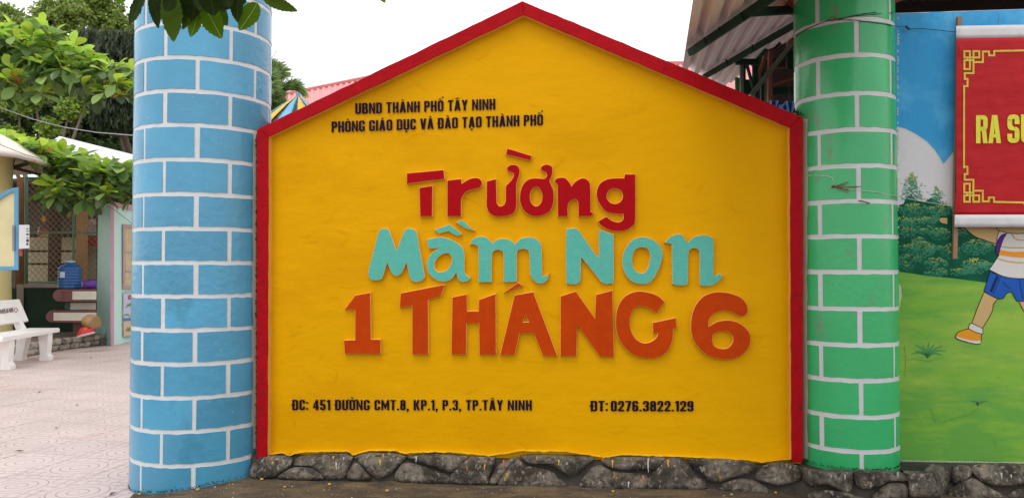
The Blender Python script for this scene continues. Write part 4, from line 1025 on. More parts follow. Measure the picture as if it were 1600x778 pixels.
# blue fan shells
M['fb'] = mat('fan dark blue', (.01, .07, .32), .5); M['fl'] = mat('fan pale blue', (.30, .60, .95), .5)
for (x, y, rr, lb) in ((606, 742, 92, 'smaller blue striped fan ornament, left of the pair behind red border'), (712, 760, 108, 'larger blue striped fan ornament touching the green pillar')):
    c = P(*zr(x, y), 7.6); r_ = rr/4.095*7.6/F; ft = thing('fan_ornament', lb, 'ornament', tuple(c), 'blue fan ornaments')
    for k in range(13):
        a0, a1 = math.pi*k/13, math.pi*(k+1)/13; mb = MB(); dp = -FH*(.02+.012*(k % 2))
        am = (a0+a1)/2; pv = [c+dp, c+RT*r_*math.cos(a0)+ZZ*r_*math.sin(a0)+dp*.3, c+RT*r_*1.03*math.cos(am)+ZZ*r_*1.03*math.sin(am)+dp*1.6, c+RT*r_*math.cos(a1)+ZZ*r_*math.sin(a1)+dp*.3]
        mb.add(pv+[p+FH*.03 for p in pv], [(0, 1, 2), (0, 2, 3), (4, 6, 5), (4, 7, 6), (1, 5, 6, 2), (2, 6, 7, 3)]); mb.build('fan_blade', M['fl'] if k % 2 else M['fb'], ft)
# far roofs of pale red sheet
M['pinkroof'] = mat('sun bleached red roof', (.72, .30, .30), .6, .1, 10, .06, 3); M['pinkline'] = mat('roof ridge red', (.55, .18, .18), .6)
def far_roof(pts_ridge, pts_eave, dr, de, label, nrib):
    mid = P((pts_ridge[0][0]+pts_ridge[-1][0])/2, 200, de); t_ = thing('roofed_building', label, 'building', (mid.x, mid.y, 0))
    ra, rb = P(*pts_ridge[0], dr), P(*pts_ridge[1], dr); ea, eb = P(*pts_eave[0], de), P(*pts_eave[1], de)
    mb = MB(); v = []; n = nrib*4
    nz = (rb-ra).cross(ea-ra).normalized(); nz = nz if nz.z > 0 else -nz
    for i in range(n+1):
        u = i/n; h2 = (.035 if i % 4 in (1, 2) else 0)
        v += [ra+(rb-ra)*u+nz*h2, ea+(eb-ea)*u+nz*h2]
    mb.add(v, [(2*i, 2*i+1, 2*i+3, 2*i+2) for i in range(n)]); mb.build('roof', M['pinkroof'], t_)
    mb = MB(); mb.tube([ra+nz*.03, rb+nz*.03], .06, 6); mb.build('ridge_cap', M['pinkline'], t_)
    mb = MB(); e0, e1_ = Vector((ea.x, ea.y+.4, ea.z)), Vector((eb.x, eb.y+.4, eb.z)); g0, g1 = Vector((e0.x, e0.y, 0)), Vector((e1_.x, e1_.y, 0))
    mb.add([e0, e1_, g1, g0], [(0, 1, 2, 3)]); o = mb.build('wall', M['cream'], t_); o.modifiers.new('t', 'SOLIDIFY').thickness = .15
    b0, b1 = Vector((ra.x, ra.y+.4, ra.z-.25)), Vector((rb.x, rb.y+.4, rb.z-.25))
    mb = MB(); mb.add([b0, b1, Vector((b1.x, b1.y, 0)), Vector((b0.x, b0.y, 0))], [(0, 1, 2, 3)]); o = mb.build('wall', M['cream'], t_); o.modifiers.new('t', 'SOLIDIFY').thickness = .15
far_roof([(395, 160), (700, 98)], [(395, 250), (700, 232)], 21, 17, 'pale red sheet roof behind the left slope of yellow wall', 34)
far_roof([(1030, 101), (1300, 100)], [(1040, 190), (1300, 186)], 21, 18, 'pale red sheet roof behind the truss at right', 36)

# ================================================================== LEFT: KIOSK, BENCH, FENCE, PARTITION
def prism(mb, pts, vec, mi=0):
    """closed outline (world points) swept by vec"""
    pts = [Vector(p) for p in pts]; n = len(pts)
    mb.add(pts+[p+vec for p in pts], [tuple(range(n)), tuple(range(n, 2*n))[::-1]]+[(i, (i+1) % n, (i+1) % n+n, i+n)[::-1] for i in range(n)], mi)
def fixn(o):
    import bmesh
    bm = bmesh.new(); bm.from_mesh(o.data); bmesh.ops.recalc_face_normals(bm, faces=bm.faces); bm.to_mesh(o.data); bm.free(); return o
def quadslab(name, pts, th, m, parent, push=FH):
    mb = MB(); prism(mb, pts, push*th); return fixn(mb.build(name, m, parent))

M['kcream'] = mat('kiosk cream paint', (.82, .70, .33), .6, .2, 15, .06, 1.5); M['kroof'] = mat('kiosk pinkish white roof', (.82, .72, .66), .6, .3, 8, .08, 2, dirt=[((.62, .30, .12), 2.2, .36, None)])
M['kblue'] = mat('kiosk blue frame', (.11, .36, .56), .45, .1); M['kgrass'] = mat('painted kiosk grass', (.42, .46, .10), .6); M['kdark'] = mat('painted kiosk dark leaves', (.05, .14, .06), .6)
KC = CW(-9.80, 13.0, 0); KR = 1.30
kiosk = thing('mushroom_kiosk', 'cream round kiosk with mushroom shaped pinkish white roof at left edge', 'kiosk', (KC.x, KC.y, 0))
mb = MB(); mb.lathe((KC.x, KC.y, 0), [(KR*1.04, 0), (KR*1.02, .5), (KR, 1.2), (KR, 3.35)], 48); mb.build('wall', M['kcream'], kiosk, smooth=True)
mb = MB(); mb.lathe((KC.x, KC.y, 3.17), [(KR-.02, .30), (1.35, .22), (1.68, .09), (1.84, .0), (1.90, .03), (1.8, .12), (1.5, .33), (1.1, .55), (.7, .78), (.3, .93), (.001, .97)], 56)
mb.v = [p+Vector((0, 0, .03*noise.noise(p*1.5))) for p in mb.v]; mb.build('roof', M['kroof'], kiosk, smooth=True)
mb = MB(); mb2 = MB(); mb3 = MB()
for i in range(900):
    a = R(random.uniform(-120, -5)); z = random.uniform(.62, 1.12)*(.8+.25*random.random()) ; L_ = random.uniform(.05, .16); w_ = .012; rr = KR*1.03+.004+random.random()*.006
    def kp(a_, z_): return Vector((KC.x+rr*math.cos(a_), KC.y+rr*math.sin(a_), z_))
    lean = random.gauss(0, .03)
    (mb if z > .7 else mb2).add([kp(a-w_/rr, z), kp(a+w_/rr, z), kp(a+lean, z+L_)], [(0, 1, 2)])
for i in range(420):
    a = R(random.uniform(-120, -5)); z = random.uniform(.02, .62); rr = KR*1.045+.006+random.random()*.006; s_ = random.uniform(.03, .08)
    def kp(a_, z_): return Vector((KC.x+rr*math.cos(a_), KC.y+rr*math.sin(a_), z_))
    q = [kp(a-s_/rr, z), kp(a, z-s_*.7), kp(a+s_/rr, z), kp(a, z+s_*.8)]
    ((mb2 if random.random() < .62 else (mb if random.random() < .5 else mb3))).add(q, [(0, 1, 2, 3)])
for m_, mk in ((mb, 'kgrass'), (mb2, 'kdark'), (mb3, 'kroof')):
    o = m_.build('painted_plants', M[mk], kiosk); o['kind'] = 'stuff'
# open window shutter, blue frame
sh = thing('window_shutter', 'open blue framed shutter with arched top on the cream kiosk', 'shutter', tuple(P(10, 420, 11.6)))
def kq(x, y, d=11.6): return P(x, y, d)
def arch(off):
    out = []
    for i in range(9):
        u = i/8; out.append((29-off - (34)*u*(1), 294+off*1.1 + 24*u**2.0))
    return out
outer = [(29, 422), (29, 293)] + [(22, 293.5), (14, 296), (6, 300), (-3, 306), (-14, 315), (-26, 326), (-26, 422)]
inner = [(22, 416), (22, 300)] + [(15, 302), (7, 306.5), (-2, 313), (-12, 321), (-19, 329), (-19, 416)]
def PK(x, y, o): return P(x, y, 11.6-o)
mb = MB(); solid(mb, outer, [inner], .03, -.03, PK, cham=.6); mb.build('shutter_frame', [M['kblue'], M['kblue']], sh)
mb = MB(); solid(mb, inner, [], .0, -.01, PK); mb.build('shutter_panel', [mat('shutter panel cream', (.74, .66, .38), .6), M['kcream']], sh)
mb = MB(); solid(mb, [(19, 352), (23, 352), (23, 392), (19, 392)], [], .05, .025, PK, cham=.4); mb.build('latch', [mat('grey latch', (.25, .25, .26), .4)]*2, sh)
bxp = thing('meter_box', 'white metal box mounted beside the blue shutter frame', 'box', tuple(P(38, 388, 11.7)))
M['wbox'] = mat('white enamel box', (.74, .74, .74), .35, .1, 20, .05)
def PM(x, y, o): return P(x, y, 11.55-o)
mb = MB(); solid(mb, [(29.5, 351.5), (46, 351.5), (46, 388), (29.5, 389)], [], .09, -.12, PM, cham=.8); mb.build('box_body', [M['wbox'], M['wbox']], bxp)
mb = MB()
for (y, h2, w2) in ((357, 1.4, 3), (361, 1, 4), (365, 2.5, 3.5), (371, 1, 3), (374, 4, 4), (380, 3, 3)): sheet(mb, [(41, y), (41+w2, y-.4), (41+w2, y+h2), (41, y+h2)], .095, PM)
mb.build('box_marks', mat('dark marks', (.06, .03, .05), .6), bxp)
mb = MB(); solid(mb, [(29.8, 389), (35, 389), (35, 400), (29.8, 400)], [], .02, -.02, PM); mb.build('red_switch', [mat('dull red switch', (.4, .05, .03), .5)]*2, bxp)

# bench
bench = thing('concrete_bench', 'white concrete bench with lettered backrest in front of cream kiosk', 'bench', tuple(CW(-7.2, 11.6, 0)))
M['bench'] = mat('white terrazzo bench', (.86, .83, .80), .45, .2, 40, .07, 5)
sl_ = [CW(-6.94, 10.75, .47), CW(-7.12, 12.42, .475), CW(-7.58, 12.42, .475), CW(-7.42, 10.75, .47)]
def slab(pts, dn, name, bev=.018):
    mb = MB(); c = sum(pts, Vector())/4
    lo = [p-dn for p in pts]; up = [p+(c-p).normalized()*bev*1.4 for p in pts]; mid = [p-dn.normalized()*bev for p in pts]
    v = up+mid+lo; mb.add(v, [(0, 1, 2, 3), (11, 10, 9, 8)]+[(i+r_*4, (i+1) % 4+r_*4, (i+1) % 4+4+r_*4, i+4+r_*4)[::-1] for r_ in (0, 1) for i in range(4)])
    return fixn(mb.build(name, M['bench'], bench))
slab(sl_, ZZ*.065, 'seat')
bk = [CW(-7.585, 12.40, .585), CW(-7.74, 12.40, .93), CW(-7.60, 10.75, .93), CW(-7.45, 10.75, .585)]
nb = (bk[1]-bk[0]).cross(bk[3]-bk[0]).normalized(); nb = nb if nb.dot(RT) < 0 else -nb
slab(bk, -nb*.055, 'backrest')
for dd in (11.05, 12.15):
    xo = -.1*(dd-10.75)
    for side, prof in (('f', [(-6.97, .41), (-6.97, .30), (-6.985, .10), (-6.95, .05), (-6.95, 0), (-7.10, 0), (-7.09, .07), (-7.11, .32), (-7.14, .41)]), ('b', [(-7.28, .41), (-7.30, .32), (-7.36, .07), (-7.36, 0), (-7.50, 0), (-7.50, .05), (-7.47, .10), (-7.45, .30), (-7.45, .41)])):
        mb = MB(); prism(mb, [CW(x+xo, dd-.06, z) for x, z in prof], FH*.12); fixn(mb.build('leg', M['bench'], bench))
    mb = MB(); prism(mb, [CW(-7.47+xo, dd-.05, .47), CW(-7.36+xo, dd-.05, .47), CW(-7.50+xo, dd-.05, .72), CW(-7.58+xo, dd-.05, .72)], FH*.1); fixn(mb.build('backrest_support', M['bench'], bench))
def BP(x, y, o=0):                                        # on the backrest's face
    r = ray(x, y); f0 = bk[0]-nb*(.004+o); return CAM+r*((f0-CAM).dot(nb)/r.dot(nb))
mb = MB(); write(mb, 'OMBANK', -3.5, 490.8, 21, 487.4, 7.2, .0, BP, gap=.09); mb.build('backrest_lettering', mat('faded maroon lettering', (.16, .07, .08), .6), bench)
mb = MB(); stroke(mb, [(24.9, 480.5), (28, 484.2), (24.9, 488.2), (21.8, 484.6)], 1.3, .001, BP, closed=True); mb.build('diamond_mark', mat('maroon mark', (.40, .06, .07), .6), bench)

# raised platform with stone kerb
M['kerbstone'] = mat('grey kerb stone', (.42, .37, .31), .8, .8, 30, .3, 7, dirt=[((.10, .09, .07), 6, .45, None)])
plat = thing('raised_platform', 'raised cement platform with rough stone kerb behind the bench', 'platform', tuple(CW(-8.2, 13.5, 0)))
ka, kb, kc = CW(-7.80, 11.6, 0), CW(-7.78, 13.6, 0), CW(-7.5, 14.6, 0)
M['cement'] = mat('platform cement', (.24, .20, .16), .9, .4, 20, .2, 4)
mb = MB(); prism(mb, [CW(-11, 11.2, 0), CW(-7.84, 11.2, 0), CW(-7.82, 13.6, 0), CW(-7.5, 14.6, 0), CW(-7.3, 16, 0), CW(-11, 16, 0)], ZZ*.2); fixn(mb.build('platform_top', M['cement'], plat))
path = [CW(-7.80, 11.2, 0), kb, kc, CW(-7.3, 16, 0)]
for lvl in (0, 1):
    for a, b in zip(path, path[1:]):
        L_ = (b-a).length; u = 0; dv = (b-a).normalized(); side = dv.cross(ZZ)
        while u < L_-.06:
            ln = min(random.uniform(.18, .34), L_-u); c = a+dv*(u+ln/2)+ZZ*(.055+.1*lvl); hx, hz = ln/2-.008, (.048 if lvl == 0 else .052)
            mb = MB(); v = []
            for (p, q) in rr_pts(-1, -1, 1, 1, .35, 2):
                v.append((p, q))
            n = len(v); vv = []
            for (s_, d_) in ((1, -.03), (.98, .02), (.75, .045)):
                for (p, q) in v: vv.append(c+dv*(p*hx*s_)+ZZ*(q*hz*s_)+side*(d_+.01*noise.noise(c*5+Vector((p, q, 0)))))
            mb.add(vv, [(i+r_*n, (i+1) % n+r_*n, (i+1) % n+n+r_*n, i+n+r_*n) for r_ in (0, 1) for i in range(n)]+[tuple(range(2*n, 3*n))])
            fixn(mb.build('kerb_stone', M['kerbstone'], plat, smooth=True)); u += ln
# low wall + chain link fence + hut interior
M['dgreen'] = mat('dark green low wall', (.018, .055, .03), .75, .3, 12, .4, 2.5); M['sill'] = mat('mauve sill', (.42, .34, .33), .7)
M['fgreen'] = mat('green fence tube', (.16, .33, .22), .5); M['meshw'] = mat('rusty mesh wire', (.33, .24, .16), .6); M['brown'] = mat('brown timber', (.20, .09, .035), .7, .3, 20, .2, 8)
M['dbrown'] = mat('dark brown timber', (.07, .035, .02), .75); M['shelf'] = mat('cream cupboard panel', (.50, .44, .28), .7, var=.08); M['tan'] = mat('orange brown post', (.38, .19, .07), .7, .2, 20)
fence = thing('mesh_fence', 'dark green low wall topped with chain link fence in green frame', 'fence', tuple(P(100, 520, 15.0)))
D0 = 15.0
def PF(x, y, o=0): return P(x, y, D0-o)
mb = MB(); solid(mb, [(-30, 450), (38, 450), (160, 450), (160, 548), (-30, 556)], [], 0, -.2, PF); mb.build('low_wall', M['dgreen'], fence)
mb = MB(); solid(mb, [(38, 443), (160, 443), (160, 449.5), (38, 449.5)], [], .04, -.24, PF, cham=.4); mb.build('sill', [M['sill']]*2, fence)
mb = MB(); solid(mb, [(26, 444), (37, 444), (37, 556), (26, 556)], [], .03, -.22, PF, cham=.4); mb.build('pier', [M['sill']]*2, fence)
for (x0, y0, x1, y1, wd, nm) in ((41, 443, 41, 270, .055, 'post'), (115, 443, 115, 270, .045, 'post'), (160, 443, 160, 270, .045, 'post'), (38, 363.5, 162, 363.5, .035, 'rail'), (38, 441, 162, 441, .04, 'rail'), (38, 278, 162, 278, .04, 'rail')):
    mb = MB(); mb.tube([PF(x0, y0), PF(x1, y1)], wd/2, 8); mb.build(nm, M['fgreen'], fence, smooth=True)
mb = MB(); st = 9.2
for k in range(-22, 24):
    for s_ in (1, -1):
        # lines x = x0 + s*(y-278)*.95
        x0_ = 40+k*st if s_ > 0 else 40+k*st+160; p = []
        for y in (279, 440):
            p.append((x0_+s_*(y-279)*.95, y))
        (xa_, ya), (xb_, yb) = p
        lo_, hi_ = 41, 160
        def cut(xa_, ya, xb_, yb):
            pts = []
            for t_ in (0, 1): pts.append((xa_+(xb_-xa_)*t_, ya+(yb-ya)*t_))
            t0, t1 = 0, 1; dx = xb_-xa_
            for (lim, sg) in ((lo_, 1), (hi_, -1)):
                t_ = (lim-xa_)/dx
                if dx*sg > 0: t0 = max(t0, t_)
                else: t1 = min(t1, t_)
            return (t0, t1)
        t0, t1 = cut(xa_, ya, xb_, yb)
        if t1-t0 < .03: continue
        a = PF(xa_+(xb_-xa_)*t0, ya+(yb-ya)*t0, .004*s_); b = PF(xa_+(xb_-xa_)*t1, ya+(yb-ya)*t1, .004*s_)
        mb.tube([a, b], .0052, 4, caps=False)
o = mb.build('mesh_wire', M['meshw'], fence); o['kind'] = 'stuff'
for (x0, x1, mk, dp, lb) in ((30, 37, 'brown', 15.5, 'brown timber post at the left end of the mesh fence'), (80, 94, 'dbrown', 16.2, 'dark brown timber post behind the middle of mesh fence'), (123, 135, 'tan', 16.0, 'orange brown timber post right of the water bottle')):
    mb = MB(); a, b = P(x0, 300, dp), P(x1, 300, dp); c = (a+b)/2; wv = (b-a)/2
    mb.box((c.x, c.y, 1.6), wv, FH*.08, ZZ*1.6); o = mb.build('timber_post', M[mk], base=(c.x, c.y, 0)); tag(o, lb, 'post')
cup = thing('cupboard', 'cream cupboard with dark shelf lines behind the mesh fence', 'cupboard', tuple(P(90, 440, 17)))
for (x0, x1) in ((44, 79), (95, 122)):
    for (y0, y1) in ((371, 391), (394, 411), (414, 446)):
        mb = MB(); solid(mb, [(x0, y0), (x1, y0), (x1, y1), (x0, y1)], [], .02, -.03, lambda x, y, o: P(x, y, 17-o), cham=.4); mb.build('door_panel', [M['shelf']]*2, cup)
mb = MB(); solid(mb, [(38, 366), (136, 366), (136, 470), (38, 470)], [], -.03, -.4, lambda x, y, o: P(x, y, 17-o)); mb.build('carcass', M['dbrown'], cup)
hut = thing('play_hut', 'dark hut interior with cream back wall behind the fence', 'hut', tuple(P(90, 500, 19)))
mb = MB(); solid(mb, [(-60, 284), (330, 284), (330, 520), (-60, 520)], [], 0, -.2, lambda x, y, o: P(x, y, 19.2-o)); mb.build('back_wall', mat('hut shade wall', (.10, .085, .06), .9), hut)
mb = MB(); solid(mb, [(134, 384), (150, 384), (150, 436), (134, 436)], [], 0, -.05, lambda x, y, o: P(x, y, 17.6-o)); mb.build('cream_panel', M['cream'], hut)
mb = MB(); solid(mb, [(134, 370), (160, 369), (160, 385), (134, 386)], [], 0, -.3, lambda x, y, o: P(x, y, 17.2-o)); mb.build('red_awning', mat('red awning cloth', (.60, .07, .05), .6), hut)
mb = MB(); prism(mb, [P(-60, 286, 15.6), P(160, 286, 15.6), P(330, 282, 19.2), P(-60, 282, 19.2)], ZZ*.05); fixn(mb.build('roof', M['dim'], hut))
# bits on the shelf behind the fence
toys = [((62, 362), (84, 354), 'red', 'long red toy on the shelf behind the fence'), ((119, 368), (124, 350), 'navy', 'navy blue pennant behind the fence'), ((126, 365), (130, 350), 'coral', 'coral pennant behind the fence right of the navy one'),
        ((133, 362), (136, 349), 'rose', 'rose pennant beside the patterned card'), ((60, 370), (75, 365), 'tanb', 'tan box on the shelf behind the fence'), ((106, 340), (110, 330), 'orangef', 'orange paper flower hanging behind the fence'), ((66, 338), (70, 346), 'orangef', 'small orange ornament left in the shade behind the fence')]
TC = {'red': (.5, .03, .03), 'navy': (.02, .04, .25), 'coral': (.75, .22, .1), 'rose': (.65, .08, .2), 'tanb': (.5, .3, .12), 'orangef': (.8, .3, .03), 'card': (.6, .5, .4)}
for i, ((x0, y0), (x1, y1), c, lb) in enumerate(toys):
    xa_, xb_ = min(x0, x1), max(x0, x1); ya, yb = min(y0, y1), max(y0, y1); d = 16.6
    PT = lambda x, y, o: P(x, y, d-o)
    if c == 'red': pts = [(60, 371), (60, 360), (68, 357), (78, 358), (80, 354), (85, 357), (84, 372), (81, 366), (70, 363)]
    elif 'pennant' in lb: pts = [(xa_-2, ya), (xb_+2, ya+2), (xb_-1, yb)]
    elif c == 'tanb': pts = [(60, 365), (76, 364), (76, 370), (60, 370)]
    else: pts = [((xa_+xb_)/2+5*math.cos(k*math.pi/5)*(1 if k % 2 else .55), (ya+yb)/2+7*math.sin(k*math.pi/5)*(1 if k % 2 else .55)) for k in range(10)]
    mb = MB(); solid(mb, pts, [], .03, -.05, PT, cham=.4); m_ = mat('toy '+c+str(i), TC[c], .5)
    bp_ = P((xa_+xb_)/2, yb, d); o = mb.build({'red': 'toy_truck', 'tanb': 'small_box'}.get(c, 'pennant' if 'pennant' in lb else 'paper_ornament'), [m_, m_], base=tuple(bp_)); tag(o, lb, 'box' if c == 'tanb' else ('toy' if c == 'red' else 'decoration'))
mb = MB(); solid(mb, [(138, 343), (150, 342), (150, 368), (138, 368)], [], .02, -.02, lambda x, y, o: P(x, y, 16.2-o)); o = mb.build('patterned_card', mat('patterned card', (.55, .42, .40), .7, var=.5, vscale=9), base=tuple(P(144, 368, 16.2))); tag(o, 'flower patterned card in brown frame at right behind the fence', 'card')

# book shaped steps
M['maroon'] = mat('maroon book cover', (.16, .055, .05), .5, .1); M['pages'] = mat('painted pages', (.62, .58, .50), .6, .2, 30); M['gcover'] = mat('dark green book cover', (.03, .09, .05), .5)
books = [(13.75, 452, 471, 91, 150.5, 'maroon', 'topmost maroon book sculpture carrying the blue water bottle', 113), (13.95, 470.5, 486, 108, 150, 'gcover', 'green book sculpture second from the top of the stack', 110), (13.7, 485.5, 503.5, 80, 151, 'maroon', 'lowest wide maroon book sculpture of the stack', 84)]
for (d, y0, y1, x0, x1, mk, lb, xp) in books:
    BPf = lambda x, y, o, d=d: P(x, y, d-o)
    c = P((x0+x1)/2, y1, d); t_ = thing('book_sculpture', lb, 'book sculpture', tuple(c), 'stacked book sculptures')
    z1, z0 = P(x0, y0, d).z, P(x0, y1, d).z; th = (z1-z0)*.16
    A1, A2_, = P(x0, 470, d), P(x1, 470, d); xd = A2_-A1; xd.z = 0; L_ = xd.length; xd.normalize()
    a0 = Vector((A1.x, A1.y, 0)); dep = .62; rv = ray(151, 470); DV = Vector((rv.x, rv.y, 0)).normalized()
    for zb_, nm in ((z0, 'cover'), (z1-th, 'cover')):
        mb = MB(); mb.box(a0+xd*L_/2+DV*dep/2+ZZ*(zb_+th/2), xd*L_/2, DV*dep/2, ZZ*th/2); mb.build(nm, M[mk], t_)
    xs_ = (P(xp, 470, d)-P(x0, 470, d)).length
    mb = MB(); mb.tube([a0+xd*(th*.6)+ZZ*(z0+(z1-z0)/2)+ZZ*0, a0+xd*(th*.6)+ZZ*(z0+(z1-z0)/2)+DV*dep], (z1-z0)/2*.98, 10); fl_ = (xs_-(z1-z0)/2)/2
    if fl_ > 0: mb.box(a0+xd*((z1-z0)/2+fl_)+DV*dep/2+ZZ*((z0+z1)/2), xd*fl_, DV*(dep/2+.004), ZZ*((z1-z0)/2-th*.98))
    mb.build('spine', M[mk], t_, smooth=False)
    mb = MB(); mb.box(a0+xd*(xs_+(L_-xs_)/2)+DV*dep/2+ZZ*((z0+z1)/2), xd*(L_-xs_)/2, DV*(dep/2+.012), ZZ*((z1-z0)/2-th)); mb.build('pages', M['pages'], t_)
pd = thing('book_pedestal', 'dark pedestal block under the stacked book sculptures', 'pedestal', tuple(P(130, 530, 14.2)))
mb = MB(); a, b = P(114, 500, 13.95), P(149, 500, 13.95); c = (a+b)/2+DV*.2; z_ = P(112, 504, 13.95).z; mb.box((c.x, c.y, (z_+.2)/2), (b-a)/2, DV*.2, ZZ*((z_-.2)/2)); mb.build('block', M['maroon'], pd)
# water bottle
jug = thing('water_bottle', 'large translucent blue water bottle standing on the top book', 'bottle', tuple(P(109, 452, 14.0)))
M['jug'] = mat('blue bottle plastic', (.03, .13, .38), .2, 0, var=.15, spec=.6, trans=.25)
jc = P(109, 452, 14.05); rj = 17/F*14.05; hj = 44/F*14.05
prof = [(.55, 0), (.93, .02), (1, .05)]
for k in range(6):
    z = .1+k*.105; prof += [(1, z), (.95, z+.03), (.95, z+.05), (1, z+.075)]
prof += [(.96, .76), (.75, .85), (.42, .91), (.34, .93), (.34, .985), (.001, .985)]
mb = MB(); mb.lathe(jc, [(a*rj, b*hj) for a, b in prof], 26); mb.build('bottle_body', M['jug'], jug, smooth=True)
mb = MB(); mb.lathe(jc, [(.4*rj, .945*hj), (.42*rj, .99*hj), (.38*rj, 1.02*hj), (.001, 1.02*hj)], 18); mb.build('cap', mat('pale blue cap', (.35, .42, .5), .4), jug, smooth=True)
mb = MB(); n = 6; v = []
for i in range(n+1):
    a = -math.pi/2+YAW+(-.28+.5*i/n)-.12
    for z in (.42, .62): v.append(jc+Vector((math.cos(a)*rj*1.02, math.sin(a)*rj*1.02, z*hj)))
mb.add(v, [(2*i, 2*i+2, 2*i+3, 2*i+1) for i in range(n)]); mb.build('label_sticker', mat('pale sticker', (.5, .6, .75), .5), jug)
# purple roll, tan seat, red half dome
rl = thing('rolled_mat', 'purple rolled mat lying on the top book right of water bottle', 'mat', tuple(P(140, 452, 13.9)))
M['purple'] = mat('purple foam', (.13, .04, .30), .6); a, b = P(129, 445, 13.95), P(151, 444.5, 14.05)
mb = MB(); mb.tube([a, b], 6.6/F*13.8, 16); mb.build('roll', M['purple'], rl, smooth=True)
mb = MB(); mb.tube([a-(b-a).normalized()*.012, a], 4.5/F*13.8, 12); mb.build('roll_end', mat('lilac foam', (.5, .4, .55), .6), rl)
mb = MB(); c = P(146, 502, 13.35); mb.lathe((0, 0, 0), [(.001, .13), (.10, .12), (.165, .06), (.185, 0), (.17, -.06), (.1, -.1), (.001, -.11)], 24); mb.v = [Vector((min(p.x, .045), p.y, p.z)) for p in mb.v]
mb.v = [c+RT*p.x+ZZ*(p.z*.95-p.x*.22-.02)+FH*p.y for p in mb.v]; o = mb.build('tan_stool', mat('tan seat', (.34, .20, .08), .5, .2, 20), base=tuple(P(146, 515, 13.35)), smooth=True); tag(o, 'tan rounded stool leaning below the book stack', 'stool')
c = P(134, 522, 13.25); rd = thing('red_dome', 'red half dome toy with white rim on the platform edge', 'toy', tuple(c))
mb = MB(); mb.lathe((0, 0, 0), [(.001, .14), (.08, .12), (.12, .06), (.135, 0)], 18); mb.v = [c+RT*p.x+ZZ*(p.z+p.x*.3)+FH*p.y for p in mb.v]; mb.build('dome', mat('red plastic', (.55, .02, .02), .35), rd, smooth=True)
mb = MB(); mb.lathe((0, 0, 0), [(.138, .0), (.14, -.02), (.001, -.025)], 18); mb.v = [c+RT*p.x+ZZ*(p.z+p.x*.3)+FH*p.y for p in mb.v]; mb.build('rim', mat('white rim', (.7, .7, .68), .5), rd, smooth=True)

# turquoise partition
M['turq'] = mat('turquoise partition paint', (.60, .89, .83), .5, .2, 8, .05, 1.2); M['turq2'] = mat('pale turquoise recess', (.60, .88, .85), .5, .15, 8, .04, 1.2); M['pinkt'] = mat('pink trim', (.64, .34, .48), .5)
part = thing('turquoise_partition', 'turquoise wall corner with pink stripe and framed window left of blue pillar', 'wall', tuple(P(175, 539, 14.4)))
a, b, c_ = G(150.5, 537), G(175.5, 539.5), G(232, 528.5)
u1, u2 = (a-b).normalized(), (c_-b).normalized()
H1 = P(173, 317, (b-CAM).dot(FH)).z
def PW(px, py, o=0):                                       # on the right-hand face
    nf = u2.cross(ZZ); nf = nf if nf.dot(CAM-b) > 0 else -nf
    r = ray(px, py); return CAM+r*(((b+nf*o)-CAM).dot(nf)/r.dot(nf))
mb = MB(); L1 = (a-b).length
prism(mb, [b, b+u1*L1, b+u1*L1+FH*.25, b+FH*.3+u2*.1], ZZ*H1); fixn(mb.build('side_face', M['turq'], part))
mb = MB(); prism(mb, [a+u1*.03, b+u1*.25, b+u1*.25-FH*.05, a+u1*.03-FH*.05], ZZ*.32); 
fixn(mb.build('foot_block', M['turq'], part))
mb = MB(); solid(mb, [(173.2, 315), (232, 325), (232, 528.5), (173.2, 539.3)], [], -.02, -.2, PW); mb.build('front_face', M['turq2'], part)
mb = MB(); solid(mb, [(172.8, 315.3), (178.2, 316), (178.2, 539.6), (172.8, 539.8)], [], .02, -.03, PW, cham=.4); mb.build('pink_trim', [M['pinkt']]*2, part)
mb = MB(); solid(mb, [(178.3, 315.5), (232, 325), (232, 333), (178.3, 323)], [], .02, -.03, PW, cham=.4); mb.build('pink_trim', [M['pinkt']]*2, part)
wf = mat('window frame mauve', (.50, .38, .36), .6)
mb = MB(); solid(mb, [(192, 350), (236, 352), (236, 450), (192, 452)], [[(196, 355.5), (232, 357), (232, 444), (196, 446)]], .03, -.03, PW, cham=.4); win = mb.build('window_frame', [wf]*2, part)
mb = MB(); solid(mb, [(196, 355.5), (232, 357), (232, 444), (196, 446)], [], -.01, -.018, PW); mb.build('pane', [mat('cream curtain pane', (.66, .56, .36), .6, var=.2, vscale=8, rough=.4) if False else mat('cream curtain pane', (.66, .56, .36), .5, var=.2, vscale=8)]*2, win)
mb = MB(); solid(mb, [(197, 393), (232, 393.5), (232, 395), (197, 394.5)], [], .005, -.008, PW); solid(mb, [(197, 423), (232, 423), (232, 425), (197, 425)], [], .005, -.008, PW); mb.build('glazing_bar', [wf]*2, win)
pos = thing('poster', 'small framed poster of palm tree and beach under the window', 'poster', tuple(PW(205, 526, .03)))
mb = MB(); solid(mb, [(191.5, 457), (236, 455.5), (236, 524), (191.5, 527)], [], .02, -.015, PW, cham=.4); mb.build('poster_frame', [mat('poster rim', (.42, .50, .50), .5)]*2, pos)
pc = [((.62, .66, .86), [(193, 458.7), (235, 457.5), (235, 500), (193, 500)]), ((.06, .25, .62), [(193, 497), (235, 495), (235, 504), (193, 504)]), ((.74, .58, .42), [(193, 502), (205, 501), (235, 503), (235, 522.6), (193, 525.3)])]
for k, (cc, pts) in enumerate(pc):
    mb = MB(); sheet(mb, pts, .024+.002*k, PW); mb.build('poster_print', mat('print'+str(k), cc, .4, var=.04), pos)
mb = MB()
stroke(mb, [(204, 501), (205, 492), (206, 484), (205.5, 477)], 1.1, .031, PW, 1)
